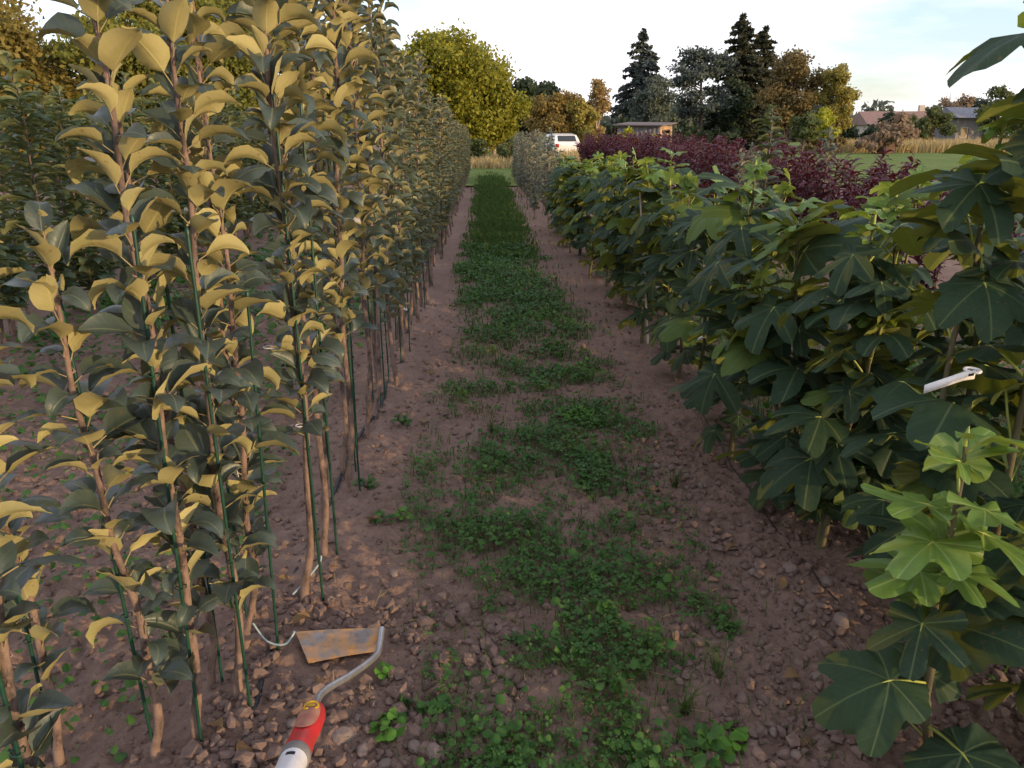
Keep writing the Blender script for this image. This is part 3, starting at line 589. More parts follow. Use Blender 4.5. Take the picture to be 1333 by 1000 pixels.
def trefoil_np(px, py, pz, size):
    n = len(px); k_ = np.repeat(np.arange(n), 3); az = (rng.uniform(0, 6.28, n)[:, None] + np.array([0, 2.09, 4.19]) + rng.normal(0, .12, (n, 3))).ravel()
    tx, ty = rng.normal(0, .3, n)[k_], rng.normal(0, .3, n)[k_]; s_ = size[k_] * rng.uniform(.85, 1.1, 3 * n)
    pts = np.array([(.06, 0, 0), (.55, -.42, .10), (.98, -.40, .04), (1.18, -.12, -.10), (1.10, 0, -.14), (1.18, .12, -.10), (.98, .40, .04), (.55, .42, .10), (.6, 0, -.04)])
    x = pts[None, :, 0] * s_[:, None]; y = pts[None, :, 1] * s_[:, None]; z = pts[None, :, 2] * s_[:, None]
    ca, sa = np.cos(az)[:, None], np.sin(az)[:, None]; X_, Y_ = x * ca - y * sa, x * sa + y * ca; Z_ = z + X_ * tx[:, None] + Y_ * ty[:, None]
    V = np.stack([X_ + px[k_][:, None], Y_ + py[k_][:, None], Z_ + pz[k_][:, None]], -1)
    F = np.array([[8, q, (q + 1) % 8] for q in range(8)]); return V.reshape(-1, 3), (F[None] + 9 * np.arange(3 * n)[:, None, None]).reshape(-1, 3)
def blades_np(px, py, pz, h, w, bend):
    n = len(px); az = rng.uniform(0, 6.28, n); d = np.stack([np.cos(az), np.sin(az)], 1); s = np.stack([-d[:, 1], d[:, 0]], 1)
    B = np.stack([px, py, pz], 1); up_ = np.array([0, 0, 1.0])
    D = np.concatenate([d, np.zeros((n, 1))], 1); Sd = np.concatenate([s, np.zeros((n, 1))], 1) * w[:, None] * .5
    hm = h[:, None]; b = bend[:, None]
    p1 = B + up_ * hm * .55 + D * hm * b * .3; p2 = B + up_ * hm * (1 - .25 * b) + D * hm * b
    V = np.stack([B - Sd, B + Sd, p1 - Sd * .8, p1 + Sd * .8, p2], 1); k_ = 5 * np.arange(n)[:, None, None]
    return V.reshape(-1, 3), (np.array([[0, 1, 3], [0, 3, 2], [2, 3, 4]])[None] + k_).reshape(-1, 3)
def sample(n, x0, x1, y0, y1, mask, power=1.0):
    y = y0 * (y1 / y0) ** rng.random(n); x = rng.uniform(x0, x1, n); k_ = rng.random(n) < mask(x, y) ** power; return x[k_], y[k_]
x, y = sample(15000, -.35, .95, 1.1, 3.6, weedmask); h = rng.uniform(.006, .055, len(x)) * (0.5 + weedmask(x, y))
mbt = MB().add(*trefoil_np(x, y, gz(x, y) + h, rng.uniform(.005, .0125, len(x))))
x, y = sample(50000, -.35, .95, 1.1, 10, lambda a, b: weedmask(a, b) * np.clip((b - 1.2) / 2.2, .25, 1)); h = rng.uniform(.008, .05, len(x)) * (0.5 + weedmask(x, y)); kk = np.clip(y / 3, 1, 3)
mb = mbt.add(*leaves_np(x, y, gz(x, y) + h, rng.uniform(.004, .0115, len(x)) * kk ** .5, .55)); 
x, y = sample(1500, -.3, .9, 1.2, 4.5, weedmask, 1.2); h = rng.uniform(.02, .07, len(x))
mb.add(*leaves_np(x, y, gz(x, y) + h, rng.uniform(.008, .016, len(x)), .5, 10))
tag(mb.obj('weeds', M['clover']), 'low round-leaved weeds growing along the middle of the path', 'weeds', kind='stuff')
x, y = sample(60000, -.36, .96, 1.1, 27, lambda a, b: np.clip(weedmask(a, b) * .8 + .10 * np.clip(1.4 - np.abs(a - .29) / .5, 0, 1), 0, 1)); n = len(x)
mb = MB().add(*blades_np(x, y, gz(x, y) - .005, rng.uniform(.03, .10, n) * np.clip(y / 12, .8, 1.6), rng.uniform(.0018, .004, n) * np.clip(y / 2.5, 1, 8), rng.uniform(.2, .9, n)))
x, y = sample(9000, -.6, 1.0, 9, 30, lambda a, b: np.clip(1.25 - np.abs(a - .22) / .40, 0, 1)); n = len(x)
mb.add(*blades_np(x, y, gz(x, y), rng.uniform(.05, .14, n), rng.uniform(.015, .035, n), rng.uniform(.2, .9, n)))
tag(mb.obj('grass', M['grass']), 'short grass growing between the weeds of the path', 'grass', kind='stuff')
sm = lambda a, b: np.clip(vnoise(a * 1.2, b * 1.1, 61) * 1.1 + .35 * vnoise(a * 5, b * 5, 62) - .05, 0, 1)
x, y = sample(30000, -3.4, -.85, 1.4, 14, lambda a, b: np.clip(sm(a, b) + .12, 0, 1)); h = rng.uniform(.01, .06, len(x)); mb = MB().add(*leaves_np(x, y, gz(x, y) + h, rng.uniform(.008, .018, len(x)) * np.clip(y / 3, 1, 2.2), .5))
tag(mb.obj('weeds', M['clover']), 'patches of green weeds on the soil strip between the sapling rows', 'weeds', kind='stuff')
x, y = sample(14000, 1.3, 3.2, 1.6, 10, lambda a, b: np.clip(sm(a + 9, b) * .8 + .25, 0, 1)); h = rng.uniform(.01, .12, len(x)); mb = MB().add(*leaves_np(x, y, gz(x, y) + h, rng.uniform(.010, .022, len(x)), .6))
n = 5000; x = rng.uniform(1.3, 3.1, n); y = rng.uniform(1.6, 9, n); mb.add(*blades_np(x, y, gz(x, y), rng.uniform(.06, .2, n), rng.uniform(.004, .008, n), rng.uniform(.2, .9, n)))
tag(mb.obj('weeds', M['clover']), 'weeds covering the soil behind the fig row', 'weeds', kind='stuff')
# single weed plants one can pick out
def weed_plant(x, y, rad_, n, size, mat, label, grass=False):
    root = empty('weed_plant', (x, y, gz1(x, y))); tag(root, label, 'weed', 'single weeds on the path soil')
    a = rng.uniform(0, 6.28, n); d = rad_ * np.sqrt(rng.random(n)); h = rng.uniform(.015, .05, n) * (1.3 - d / rad_ * .6)
    if grass: V, F = blades_np(np.cos(a) * d * .3, np.sin(a) * d * .3, np.zeros(n) - .004, rng.uniform(.06, .13, n), rng.uniform(.002, .004, n), rng.uniform(.3, 1, n))
    else: V, F = trefoil_np(np.cos(a) * d, np.sin(a) * d, h, rng.uniform(.7, 1.2, n) * size) if n > 24 else leaves_np(np.cos(a) * d, np.sin(a) * d, h, rng.uniform(.7, 1.2, n) * size, .45, 10, 1.15)
    o = MB().add(V, F).obj('foliage', mat, root); o['kind'] = 'stuff'
    if not grass:
        tb = MB()
        for q in range(min(n, 30)): tb.tube([(0, 0, -.004), (math.cos(a[q]) * d[q] * .5, math.sin(a[q]) * d[q] * .5, h[q] * .7), (math.cos(a[q]) * d[q], math.sin(a[q]) * d[q], h[q])], .0011, 3, cap=False)
        tb.obj('stalk', mat, root)
WL = ['bright green weed tuft on the far side of the bare patch', 'small bright seedling weed on the soil by the hoe', 'little green weed by the staked saplings', 'loose feathery weed at the edge of the stony soil', 'upright grass tuft on the stony soil by the figs']
for a in [(.46, 3.72, .10, 130, .014, M['weedlight'], WL[0]), (.54, 3.62, .07, 60, .012, M['weedlight'], WL[0]), (-.245, 1.535, .045, 14, .014, M['weedlight'], WL[1]), (-.20, 1.60, .035, 10, .013, M['clover'], WL[1]), (-.28, 1.72, .02, 7, .012, M['weedlight'], WL[1]), (-.245, 1.49, .03, 8, .013, M['weedlight'], WL[1]), (-.13, 1.60, .03, 8, .014, M['clover'], WL[1]), (-.40, 2.60, .045, 16, .012, M['clover'], WL[2]), (-.33, 2.63, .03, 14, .012, M['weedlight'], WL[2]), (-.42, 3.6, .05, 20, .012, M['clover'], WL[2]), (-.50, 2.9, .05, 18, .012, M['clover'], WL[2]), (.66, 2.02, .08, 40, .011, M['clover'], WL[3]), (.70, 1.93, .06, 26, .011, M['clover'], WL[3]), (.52, 1.45, .06, 16, .017, M['clover'], WL[3]), (.58, 1.50, .05, 12, .018, M['weedlight'], WL[3]), (.33, 1.42, .05, 16, .013, M['clover'], WL[3]), (.05, 1.46, .05, 16, .014, M['clover'], WL[1])]: weed_plant(*a)
for a in [(.50, 1.60, .05, 40, 0, M['grass'], WL[4]), (.62, 1.72, .04, 26, 0, M['grass'], WL[4]), (.78, 2.9, .05, 36, 0, M['grass'], WL[4]), (.02, 3.55, .05, 34, 0, M['grass'], 'bluish grass tuft at the edge of the bare patch')]: weed_plant(*a, grass=True)
# dry straws
mb = MB(); n = 130; x = rng.uniform(-.5, 1.2, n); y = 1.2 * (4 / 1.2) ** rng.random(n); a = rng.uniform(0, 6.28, n); l = rng.uniform(.02, .07, n)
for q in range(n): mb.tube([(x[q], y[q], gz1(x[q], y[q]) + .012), (x[q] + math.cos(a[q]) * l[q], y[q] + math.sin(a[q]) * l[q], gz1(x[q] + math.cos(a[q]) * l[q], y[q] + math.sin(a[q]) * l[q]) + .016)], .0011, 3, cap=False)
tag(mb.obj('straw', M['drygrass']), 'bits of dry straw strewn over the path', 'straw', kind='stuff')

M['deadleaf'] = leafmat('dead_leaf', (0.14, 0.085, 0.045), (0.21, 0.135, 0.07), (0.24, 0.15, 0.08), .8, .1, .1)
dead = [apple_leaf(900 + q, L=.06, arch=a, fold=f, nl=5, nw=2, petiole=False).mesh('fallen_leaf', M['deadleaf']) for q, (a, f) in enumerate(((60, .4), (90, .8), (40, .2)))]
for q in range(46):
    x = float(rng.choice([rng.uniform(-.75, -.3), rng.uniform(.75, 1.4), rng.uniform(-2.4, -.6)])); y = float(1.3 * (4.5 / 1.3) ** rng.random())
    z_ = ('among the staked saplings' if x < 0 else 'under the fig row'); tag(link('fallen_leaf', dead[q % 3], None, (x, y, gz1(x, y) + .006), (rng.uniform(-.4, .4), rng.uniform(.2, .6), rng.uniform(0, 6.28)), rng.uniform(.6, 1.1)), f'dry brown fallen leaf on the soil {z_}', 'leaf', f'fallen leaves {z_}')
# ------------------------------------------------------------------ hoe
m, nt, out = newmat('rusty_steel'); tc = node(nt, 'ShaderNodeTexCoord').outputs['Object']
f = noise(nt, 17, 5, 0.6, tc); g = noise(nt, 60, 4, 0.6, tc)
c = mixc(nt, mrange(nt, f, 0.38, 0.58), (0.30, 0.27, 0.26), (0.50, 0.25, 0.085)); c = mixc(nt, mrange(nt, g, .5, .7, 0, .5), c, (0.20, 0.14, 0.11))
nt.links.new(princ(nt, c, mrange(nt, f, .4, .6, .38, .8), .4, mrange(nt, f, .4, .6, .7, .05), bump(nt, g, .2, .002)), out.inputs[0]); M['rust'] = m
M['steel'] = simple('galvanised_steel', (0.50, 0.50, 0.53), (0.36, 0.35, 0.37), 30, 0.38, 0.5, 0.75, .1)
M['redp'] = simple('red_plastic', (0.50, 0.030, 0.035), (0.36, 0.035, 0.035), 16, 0.45, 0.4, 0, .15)
M['dust'] = simple('dusty_red_plastic', (0.40, 0.20, 0.14), (0.34, 0.13, 0.10), 26, 0.75, 0.2)
M['yellowp'] = simple('yellow_plastic', (0.60, 0.38, 0.02), (0.45, 0.26, 0.03), 40, 0.5)
M['greyp'] = simple('grey_ring', (0.20, 0.19, 0.19), None, 40, 0.6)
M['whitep'] = simple('white_coated_tube', (0.74, 0.73, 0.76), (0.60, 0.58, 0.60), 14, 0.35, 0.4)
hoe = empty('garden_hoe', (-.43, 1.82, 0)); tag(hoe, 'hand hoe with rusty trapezoid blade, bent steel neck and red socket', 'hoe')
O = np.array([-.43, 1.82, 0])
def rel(*p): return np.array(p, float) - O
bl = [rel(-.550, 1.878, .056), rel(-.298, 1.884, .058), rel(-.302, 1.800, .046), rel(-.489, 1.759, .042)]
mb = MB(); T = np.array(bl); nn = np.array([0, -.15, 1.0]); nn /= np.linalg.norm(nn)
# blade with a sharpened front edge and slight curl, as a small grid
gu = np.linspace(0, 1, 9); gv = np.linspace(0, 1, 4); top = []; 
for v_ in gv:
    for u_ in gu:
        p = (T[0] * (1 - u_) + T[1] * u_) * (1 - v_) + (T[3] * (1 - u_) + T[2] * u_) * v_
        top.append(p + nn * (.004 * math.sin(u_ * 3.1) + .003 * v_ * (1 - v_)))
top = np.array(top); bot = top - nn * .0028; F = []
for a in range(3):
    for b in range(8): q = a * 9 + b; F += [[q, q + 9, q + 10, q + 1], [36 + q, 36 + q + 1, 36 + q + 10, 36 + q + 9]]
for b in range(8): F += [[b, b + 1, 36 + b + 1, 36 + b], [27 + b, 36 + 27 + b, 36 + 28 + b, 28 + b]]
for a in range(3): F += [[a * 9, 36 + a * 9, 36 + a * 9 + 9, a * 9 + 9], [a * 9 + 8, a * 9 + 17, 36 + a * 9 + 17, 36 + a * 9 + 8]]
mb.add(np.vstack([top, bot]), F).obj('blade', M['rust'], hoe, smooth=False)
ctrl = np.array([rel(-.306, 1.878, .060), rel(-.302, 1.80, .062), rel(-.303, 1.752, .070), rel(-.318, 1.690, .090), rel(-.350, 1.60, .122), rel(-.382, 1.522, .153), rel(-.392, 1.464, .175), rel(-.383, 1.393, .200), rel(-.381, 1.35, .215)])
MB().tube(spline(ctrl, 5), .0088, 12).obj('neck', M['steel'], hoe)
n5 = rel(-.383, 1.393, .200); dr = np.array([.009, -.200, .066]); dr /= np.linalg.norm(dr)
hp = lambda t: n5 + dr * t
sk = MB().tube([hp(t) for t in (0, .006, .03, .07, .11, .15, .19, .205)], [.018, .024, .0275, .0285, .027, .0265, .028, .0275], 24).obj('socket', M['redp'], hoe)
upv = np.cross(np.cross(dr, [0, 0, 1.0]), dr); upv /= np.linalg.norm(upv); sdv = np.cross(dr, upv)
def patch(t0, t1, a, rad_, n=12, m_=7):
    V = []; F = []
    for q in range(n + 1):
        for w in range(m_ + 1):
            s_ = (q / n * 2 - 1); ww = a * math.sqrt(max(0, 1 - s_ * s_ * .98)) * (w / m_ * 2 - 1); t = t0 + (t1 - t0) * q / n
            V.append(hp(t) + rad_ * (upv * math.cos(ww) + sdv * math.sin(ww)))
    for q in range(n):
        for w in range(m_): k_ = q * (m_ + 1) + w; F.append([k_, k_ + 1, k_ + m_ + 2, k_ + m_ + 1])
    return MB().add(V, F)
patch(.012, .15, .85, .0297).obj('dusty_pad', M['dust'], sk); 
MB().tube([hp(.045 + .018 * math.cos(a)) + .0303 * (upv * math.cos(.5 * math.sin(a)) + sdv * math.sin(.5 * math.sin(a))) for a in np.linspace(.3, 5.4, 14)], .0028, 6).obj('emblem', M['yellowp'], sk)
patch(.036, .052, .3, .0308).obj('emblem', M['yellowp'], sk)
MB().tube([hp(.200), hp(.206), hp(.225), hp(.231)], [.027, .0295, .0295, .026], 24).obj('ring', M['greyp'], hoe)
hd = MB().tube([hp(t) for t in (.226, .23, .5, .9, 1.2, 1.206)], [.0262, .0265, .0265, .0265, .0265, .02], 24).obj('handle', M['whitep'], hoe)
for s0, s1 in ((-.22, -.10), (.10, .22)): 
    V = [hp(t) + .0268 * (upv * math.cos(a) + sdv * math.sin(a)) for t in (.245, .257) for a in np.linspace(s0 - .1, s1 + .1, 4)]
    MB().add(V, [[0, 1, 5, 4], [1, 2, 6, 5], [2, 3, 7, 6]]).obj('print_mark', M['ink'], hd)

# ------------------------------------------------------------------ trees
def cards(P, size, r, out=None, asp=1.6, upb=0.3):
    """leaf-spray faces: a bent diamond each"""
    n = len(P); N_ = r.normal(0, 1, (n, 3)); N_[:, 2] += upb
    if out is not None: N_ += out * 0.7
    N_ /= np.linalg.norm(N_, axis=1)[:, None] + 1e-9
    A = np.cross(N_, r.normal(0, 1, (n, 3))); A /= np.linalg.norm(A, axis=1)[:, None] + 1e-9; B = np.cross(N_, A)
    s = (size * r.uniform(.6, 1.35, n))[:, None]
    V = np.stack([P - A * s * asp * .5, P + B * s * .5 + N_ * s * .12, P + A * s * asp * .5 - N_ * s * .1, P - B * s * .5 + N_ * s * .12], 1)
    return V.reshape(-1, 3), (np.array([[0, 1, 2, 3]])[None] + 4 * np.arange(n)[:, None, None]).reshape(-1, 4)[:, ::-1]

def broadleaf(name, x, y, H, Wd, mat, label, seed, nclump=26, nleaf=6500, size=.28, base=.12, group=None, bk='bark', cat='tree', trunk_r=None, shape=1.0, z0=0.0):
    r = np.random.default_rng(seed); root = empty(name, (x, y, z0)); tag(root, label, cat, group)
    cz, rz_, rx = H * (base + (1 - base) / 2), H * (1 - base) / 2, Wd / 2
    cl = []
    for q in range(nclump):
        d = r.normal(0, 1, 3); d /= np.linalg.norm(d); k_ = r.uniform(.35, .86); w = 1.0
        if d[2] > 0: w = 1 - (1 - shape) * d[2]
        cl.append((np.array([d[0] * rx * k_ * w, d[1] * rx * k_ * w, cz + d[2] * rz_ * k_]), r.uniform(.20, .40) * min(rx, rz_) * 1.05))
    tr = trunk_r or max(.05, H * .022); tb = MB(); P = np.array([(0, 0, -.1), (.02 * H * r.uniform(-1, 1), 0, H * .25), (.03 * H * r.uniform(-1, 1), .02 * H * r.uniform(-1, 1), H * .55), (.02 * H * r.uniform(-1, 1), 0, H * .88)])
    tb.tube(P, [tr * 1.3, tr, tr * .6, tr * .15], 8).obj('trunk', M[bk], root)
    lb = MB()
    for c, rr_ in cl[:: 2]:
        a = on(P, np.clip((c[2] / H) * .75 - r.uniform(.05, .2), .1, .85)); mid_ = (a + c) / 2 + r.normal(0, .03 * H, 3) * (1, 1, .5); lb.tube([a, mid_, c], [tr * .4, tr * .25, tr * .06], 5, cap=False)
    lb.obj('limb', M[bk], root)
    ws = np.array([c[1] ** 2 for c in cl]); cnt = (nleaf * ws / ws.sum()).astype(int); mb = MB()
    for (c, rr_), n in zip(cl, cnt):
        d = r.normal(0, 1, (n, 3)); d /= np.linalg.norm(d, axis=1)[:, None]; k_ = r.random(n) ** .45 * (1 + .35 * r.normal(0, .5, n))
        P_ = c + d * (rr_ * k_)[:, None] * np.array([1.1, 1.1, .85]); P_[:, 2] = np.maximum(P_[:, 2], .1 + .2 * r.random(n)); mb.add(*cards(P_, size, r, d))
    o = mb.obj('crown', M[mat], root); return root

def conifer(name, x, y, H, Wd, mat, label, seed, levels=22, per=7, size=.34, droop=.25, base=.08, power=.9, up_=0.12, gap=0.0, z0=0.0):
    r = np.random.default_rng(seed); root = empty(name, (x, y, z0)); tag(root, label, 'tree')
    MB().tube([(0, 0, -.1), (.02, 0, H * .5), (0, .02, H)], [H * .02, H * .012, .015], 8).obj('trunk', M['bark'], root)
    mb = MB(); lb = MB()
    for l in range(levels):
        t = base + (1 - base) * (l / (levels - 1)) ** .92; z = t * H; L0 = Wd / 2 * (1 - t) ** power + .06 * Wd / 2
        for b in range(max(4, int(per * (1.2 - t * .6)))):
            if r.random() < gap: continue
            L = L0 * r.uniform(.62, 1.12); a = r.uniform(0, 6.28); d = np.array([math.cos(a), math.sin(a), 0]); zz = z + r.uniform(-.5, .5) * H / levels
            s = np.linspace(0, 1, 6); Pb = np.array([d * L * q + np.array([0, 0, zz + up_ * L * q - droop * L * q * q]) for q in s]); lb.tube(Pb, np.linspace(.035, .008, 6) * H / 10, 4, cap=False)
            n = int(14 + 74 * L / (Wd / 2)); q = r.random(n) ** .75; base_ = np.stack([np.interp(q, s, Pb[:, c]) for c in range(3)], 1)
            wid = (.05 + .16 * (1 - q)) * L + .05; sidev = np.array([-d[1], d[0], 0]); P_ = base_ + sidev * (r.uniform(-1, 1, n) * wid)[:, None] + np.stack([0 * q, 0 * q, -r.random(n) * .10 * size * 3], 1); mb.add(*cards(P_, size, r, None, 2.4, 1.5))
    lb.obj('limb', M['bark'], root); mb.obj('crown', M[mat], root); return root

def airy_pine(name, x, y, H, Wd, mat, label, seed, size=.17):
    r = np.random.default_rng(seed); root = empty(name, (x, y, 0)); tag(root, label, 'tree')
    P = np.array([(0, 0, -.1), (.1, 0, H * .35), (-.1, .1, H * .7), (.15, 0, H * .97)]); MB().tube(spline(P, 4), np.linspace(H * .024, H * .006, 13), 8).obj('trunk', M['bark'], root)
    lb = MB(); mb = MB()
    for q in range(30):
        t = .28 + .7 * q / 29; a = r.uniform(0, 6.28); L = Wd / 2 * r.uniform(.55, 1.1) * (1 - .45 * max(0, t - .6) / .4); s0 = on(P, t); d = np.array([math.cos(a), math.sin(a), .28]); e = s0 + d * L
        lb.tube([s0, s0 + d * L * .5 + (0, 0, .1), e], [.06, .035, .012], 4, cap=False)
        for c in (e, s0 + d * L * .62, s0 + d * L * .8 + r.normal(0, .3, 3)):
            n = 85; mb.add(*cards(c + r.normal(0, 1, (n, 3)) * np.array([.42, .42, .17]), size, r, None, 1.8, 1.0))
    lb.obj('limb', M['bark'], root); mb.obj('crown', M[mat], root); return root

# left: autumn oaks behind the sapling rows
broadleaf('oak_tree', -14.6, 26, 5.6, 5.2, 'oakorange', 'orange tinged oak at the outer end of the autumn oaks', 1, 44, 26000, .105, .06)
broadleaf('oak_tree', -11.4, 27, 6.1, 5.0, 'oak', 'yellow green oak standing over the outer sapling row', 2, 50, 34000, .105, .06)
broadleaf('oak_tree', -9.0, 29, 6.6, 4.6, 'oak', 'leafy yellow green oak beside the tall brown oak', 3, 50, 34000, .105, .06)
broadleaf('oak_tree', -10.8, 35, 10.5, 8.0, 'oakdark', 'tall brownish oak rising behind the yellow green oaks', 4, 54, 32000, .135, .10)
broadleaf('oak_tree', -5.6, 34, 6.0, 4.5, 'oak', 'oak behind the tops of the staked saplings', 5, 36, 20000, .125, .08)
broadleaf('oak_tree', -18.5, 31, 6.5, 6.5, 'oakorange', 'orange brown oak at the frame edge behind the others', 51, 30, 14000, .15, .08)
# the big yellow green tree at the end of the rows
broadleaf('willow_tree', -1.9, 45, 7.0, 6.6, 'yellowgreen', 'large rounded yellow green tree at the end of the staked row', 6, 70, 34000, .14, .10, bk='bark_pale')
broadleaf('willow_tree', .6, 46, 5.2, 3.6, 'yellowgreen', 'lower yellow green tree joined to the large rounded one', 61, 34, 13000, .14, .05, bk='bark_pale')
broadleaf('willow_tree', -4.6, 46, 6.3, 4.6, 'yellowgreen', 'yellow green tree half hidden behind the staked saplings', 62, 34, 13000, .15, .08, bk='bark_pale')
broadleaf('evergreen_tree', 4.0, 62, 6.1, 4.3, 'darkgreen', 'dark green round evergreen behind the orange tree', 7, 40, 12000, .20, .04)
broadleaf('maple_tree', 5.2, 58, 4.6, 4.2, 'orange', 'dense orange brown tree in front of the dark evergreen', 8, 40, 14000, .15, .08)
broadleaf('maple_tree', 6.9, 57, 4.3, 2.6, 'gold', 'golden green tree beside the dense orange one', 81, 28, 8000, .15, .04)
broadleaf('birch_tree', 8.4, 60, 6.0, 2.6, 'birch', 'thin pale orange birch between maple and cedar', 9, 30, 4200, .15, .10, bk='bark_pale', shape=.45)
conifer('cedar_tree', 14.4, 75, 10.2, 8.2, 'needle', 'blue green cedar with tiered drooping branches', 10, 22, 10, .26, .32, .06, .8, .12)
broadleaf('grey_willow_tree', 14.0, 66, 6.4, 4.2, 'greygreen', 'soft grey green tree in front of the cedar', 11, 36, 7000, .17, .06, shape=.7)
airy_pine('pine_tree', 18.8, 70, 8.2, 5.2, 'needle', 'airy dark pine with bare trunk and open crown', 12)
conifer('spruce_tree', 23.4, 75, 11.4, 7.4, 'spruce', 'tall dark spruce, highest of the far trees', 13, 28, 11, .25, .2, .04, .62, .05)
conifer('spruce_tree', 26.6, 78, 10.8, 6.6, 'spruce', 'second spruce with thin top beside the tallest one', 14, 26, 10, .25, .2, .04, .6, .1)
broadleaf('evergreen_tree', 22.6, 73, 6.6, 3.6, 'darkgreen', 'black green evergreen mass at the foot of the tallest spruce', 15, 36, 9000, .20, .03)
broadleaf('oak_tree', 25.4, 67, 8.8, 5.2, 'ochre', 'ochre brown oak beside the spruces', 16, 46, 16000, .16, .08)
broadleaf('oak_tree', 28.4, 65, 7.4, 3.4, 'gold', 'golden leafed tree at the edge of the lawn', 17, 38, 12000, .15, .10)
for a in [('shrub_tree', 17.0, 40, 2.75, 1.5, 'lime', 'small yellow leaved tree on a bare trunk by the lawn', 18, 12, 1300, .13, .35), ('shrub_tree', 15.3, 38, 2.7, 1.5, 'shrubgreen', 'small dark green tree beside the yellow leaved one', 19, 12, 1400, .13, .32)]: broadleaf(*a, cat='tree')
SH = [(35.5, 76, 3.2, 5.0, 'darkgreen', 'dark hedge shrub at the edge of the gold tree'), (39.5, 78, 3.6, 4.0, 'darkgreen', 'dark round shrub before the pink roof'), (47.5, 90, 4.0, 5.0, 'shrubgreen', 'green shrub close to the house wall'), (52.5, 92, 4.2, 5.0, 'shrubpink', 'brownish shrub at the house corner'), (36.5, 70, 3.4, 4.5, 'shrubpink', 'pinkish brown shrub in front of the house'), (40.5, 72, 4.3, 3.6, 'shrubgreen', 'taller green shrub in front of the pink roof'), (46.5, 80, 6.0, 4.4, 'shrubpink', 'thin brownish tree beside the pink roof'), (52, 84, 6.0, 4.0, 'greygreen', 'grey green tree between house and hut'), (46.5, 72, 6.6, 4.6, 'shrubgreen', 'round green tree beside the small hut'), (50.5, 74, 6.0, 4.6, 'shrubgreen', 'green tree beyond the small hut'), (32, 80, 3.0, 4.0, 'darkgreen', 'dark shrub under the golden tree'), (9.0, 51, 1.75, 1.6, 'lime', 'lime yellow bush beside the woodshed'), (10.2, 49.5, 1.5, 1.2, 'lime', 'smaller lime yellow bush at the woodshed corner'), (28.5, 58, 1.9, 4.2, 'shrubpink', 'reddish brown shrub at the lawn edge'), (24.5, 58, 2.0, 4.0, 'ochre', 'brown shrub below the spruces'), (20, 68, 2.2, 5.0, 'darkgreen', 'dark shrub between pine and spruce'), (16, 68, 3.2, 6.0, 'darkgreen', 'dark low shrub behind the woodshed'), (11.5, 66, 3.0, 5.0, 'darkgreen', 'dark shrub between the birch and the cedar'), (3.0, 50, 1.5, 1.6, 'shrubpink', 'low reddish shrub at the foot of the willows'), (1.2, 38, 1.3, 1.6, 'shrubgreen', 'low dark bush at the far end of the path'), (-0.3, 40, 1.3, 1.6, 'shrubgreen', 'green bush closing the far end of the path'), (2.2, 36, 1.35, 1.2, 'gold', 'golden bush past the silvery saplings'), (54, 76, 4, 6, 'shrubgreen', 'broad shrub at the end of the lawn')]
for q, (x, y, h, w, mt, lab) in enumerate(SH): broadleaf('shrub', x, y, h, w, mt, lab, 90 + q, 14, int(900 + 700 * min(w, 3)), .20 if w > 2 else .12, .0, cat='shrub')
# far woods that read as one mass
mb = MB(); n = 26000; a = rng.uniform(-70, 90, n); P_ = np.stack([a, 150 + rng.uniform(-6, 6, n) + .0 * a, rng.random(n) ** .8 * (5.2 + 2.2 * vnoise(a * .22, a * 0 + 1, 71) + 1.3 * vnoise(a * .9, a * 0, 72))], 1)
tag(MB().add(*cards(P_, .8, rng)).obj('distant_woods', M['greygreen']), 'low line of distant woods along the horizon', 'woods', kind='stuff')
# dry grass
for (x0, x1, y0, y1, n, h0, h1, lab) in ((1.6, 12, 30, 46, 6000, .25, .8, 'tall tan dry grass past the crimson shrubs'), (27, 46, 60, 68, 7000, .6, 1.3, 'strip of tan dry grass behind the lawn'), (-6, 3, 33, 42, 4000, .2, .6, 'rough tan grass at the far end of the path')):
    x = rng.uniform(x0, x1, n); y = rng.uniform(y0, y1, n); tag(MB().add(*blades_np(x, y, np.zeros(n), rng.uniform(h0, h1, n), rng.uniform(.05, .12, n), rng.uniform(.1, .6, n))).obj('dry_grass', M['drygrass']), lab, 'grass', kind='stuff')

# ------------------------------------------------------------------ woodshed, house, hut, car
M['plank'] = bark('grey_plank', (0.22, 0.20, 0.21), (0.15, 0.14, 0.15), 3, .2); M['plank_sunlit'] = bark('sunlit_plank', (0.50, 0.32, 0.20), (0.38, 0.24, 0.15), 3, .2)  # woodshed planks: wall shade painted in as grey, sunlit side as a warm tone
M['logend'] = simple('log_end', (0.50, 0.34, 0.20), (0.34, 0.22, 0.13), 9, .8); M['roofred'] = simple('clay_roof', (0.26, 0.16, 0.135), (0.20, 0.125, 0.105), 3, .85); M['roofgrey'] = simple('grey_roof', (0.22, 0.22, 0.25), None, 3, .7)
M['render'] = simple('wall_render', (0.52, 0.42, 0.36), (0.44, 0.36, 0.31), 2, .9); M['glass'] = simple('window_glass', (0.03, 0.035, 0.04), None, 5, .1, .6); M['tin'] = simple('tin_roof', (0.16, 0.115, 0.10), (0.12, 0.09, 0.08), 4, .6)
sh = empty('woodshed', (10.4, 52, 0), R(-38)); tag(sh, 'small woodshed with stacked firewood in its sunlit open side', 'shed')
for q in range(10): MB().box((-1.5 + .30 * q + .15 - .0, -.85 + 0, .95), (.285, .03, 1.9)).obj('plank', M['plank'], sh)
sh_w = 1.7
for q in range(6): MB().box((1.5, -.85 + .29 * q + .14, .95 if q in (0, 5) else .22), (.03, .275, 1.9 if q in (0, 5) else .44)).obj('plank', M['plank_sunlit'], sh)
MB().box((1.5, 0, 1.78), (.032, 1.1, .26)).obj('lintel', M['plank_sunlit'], sh)
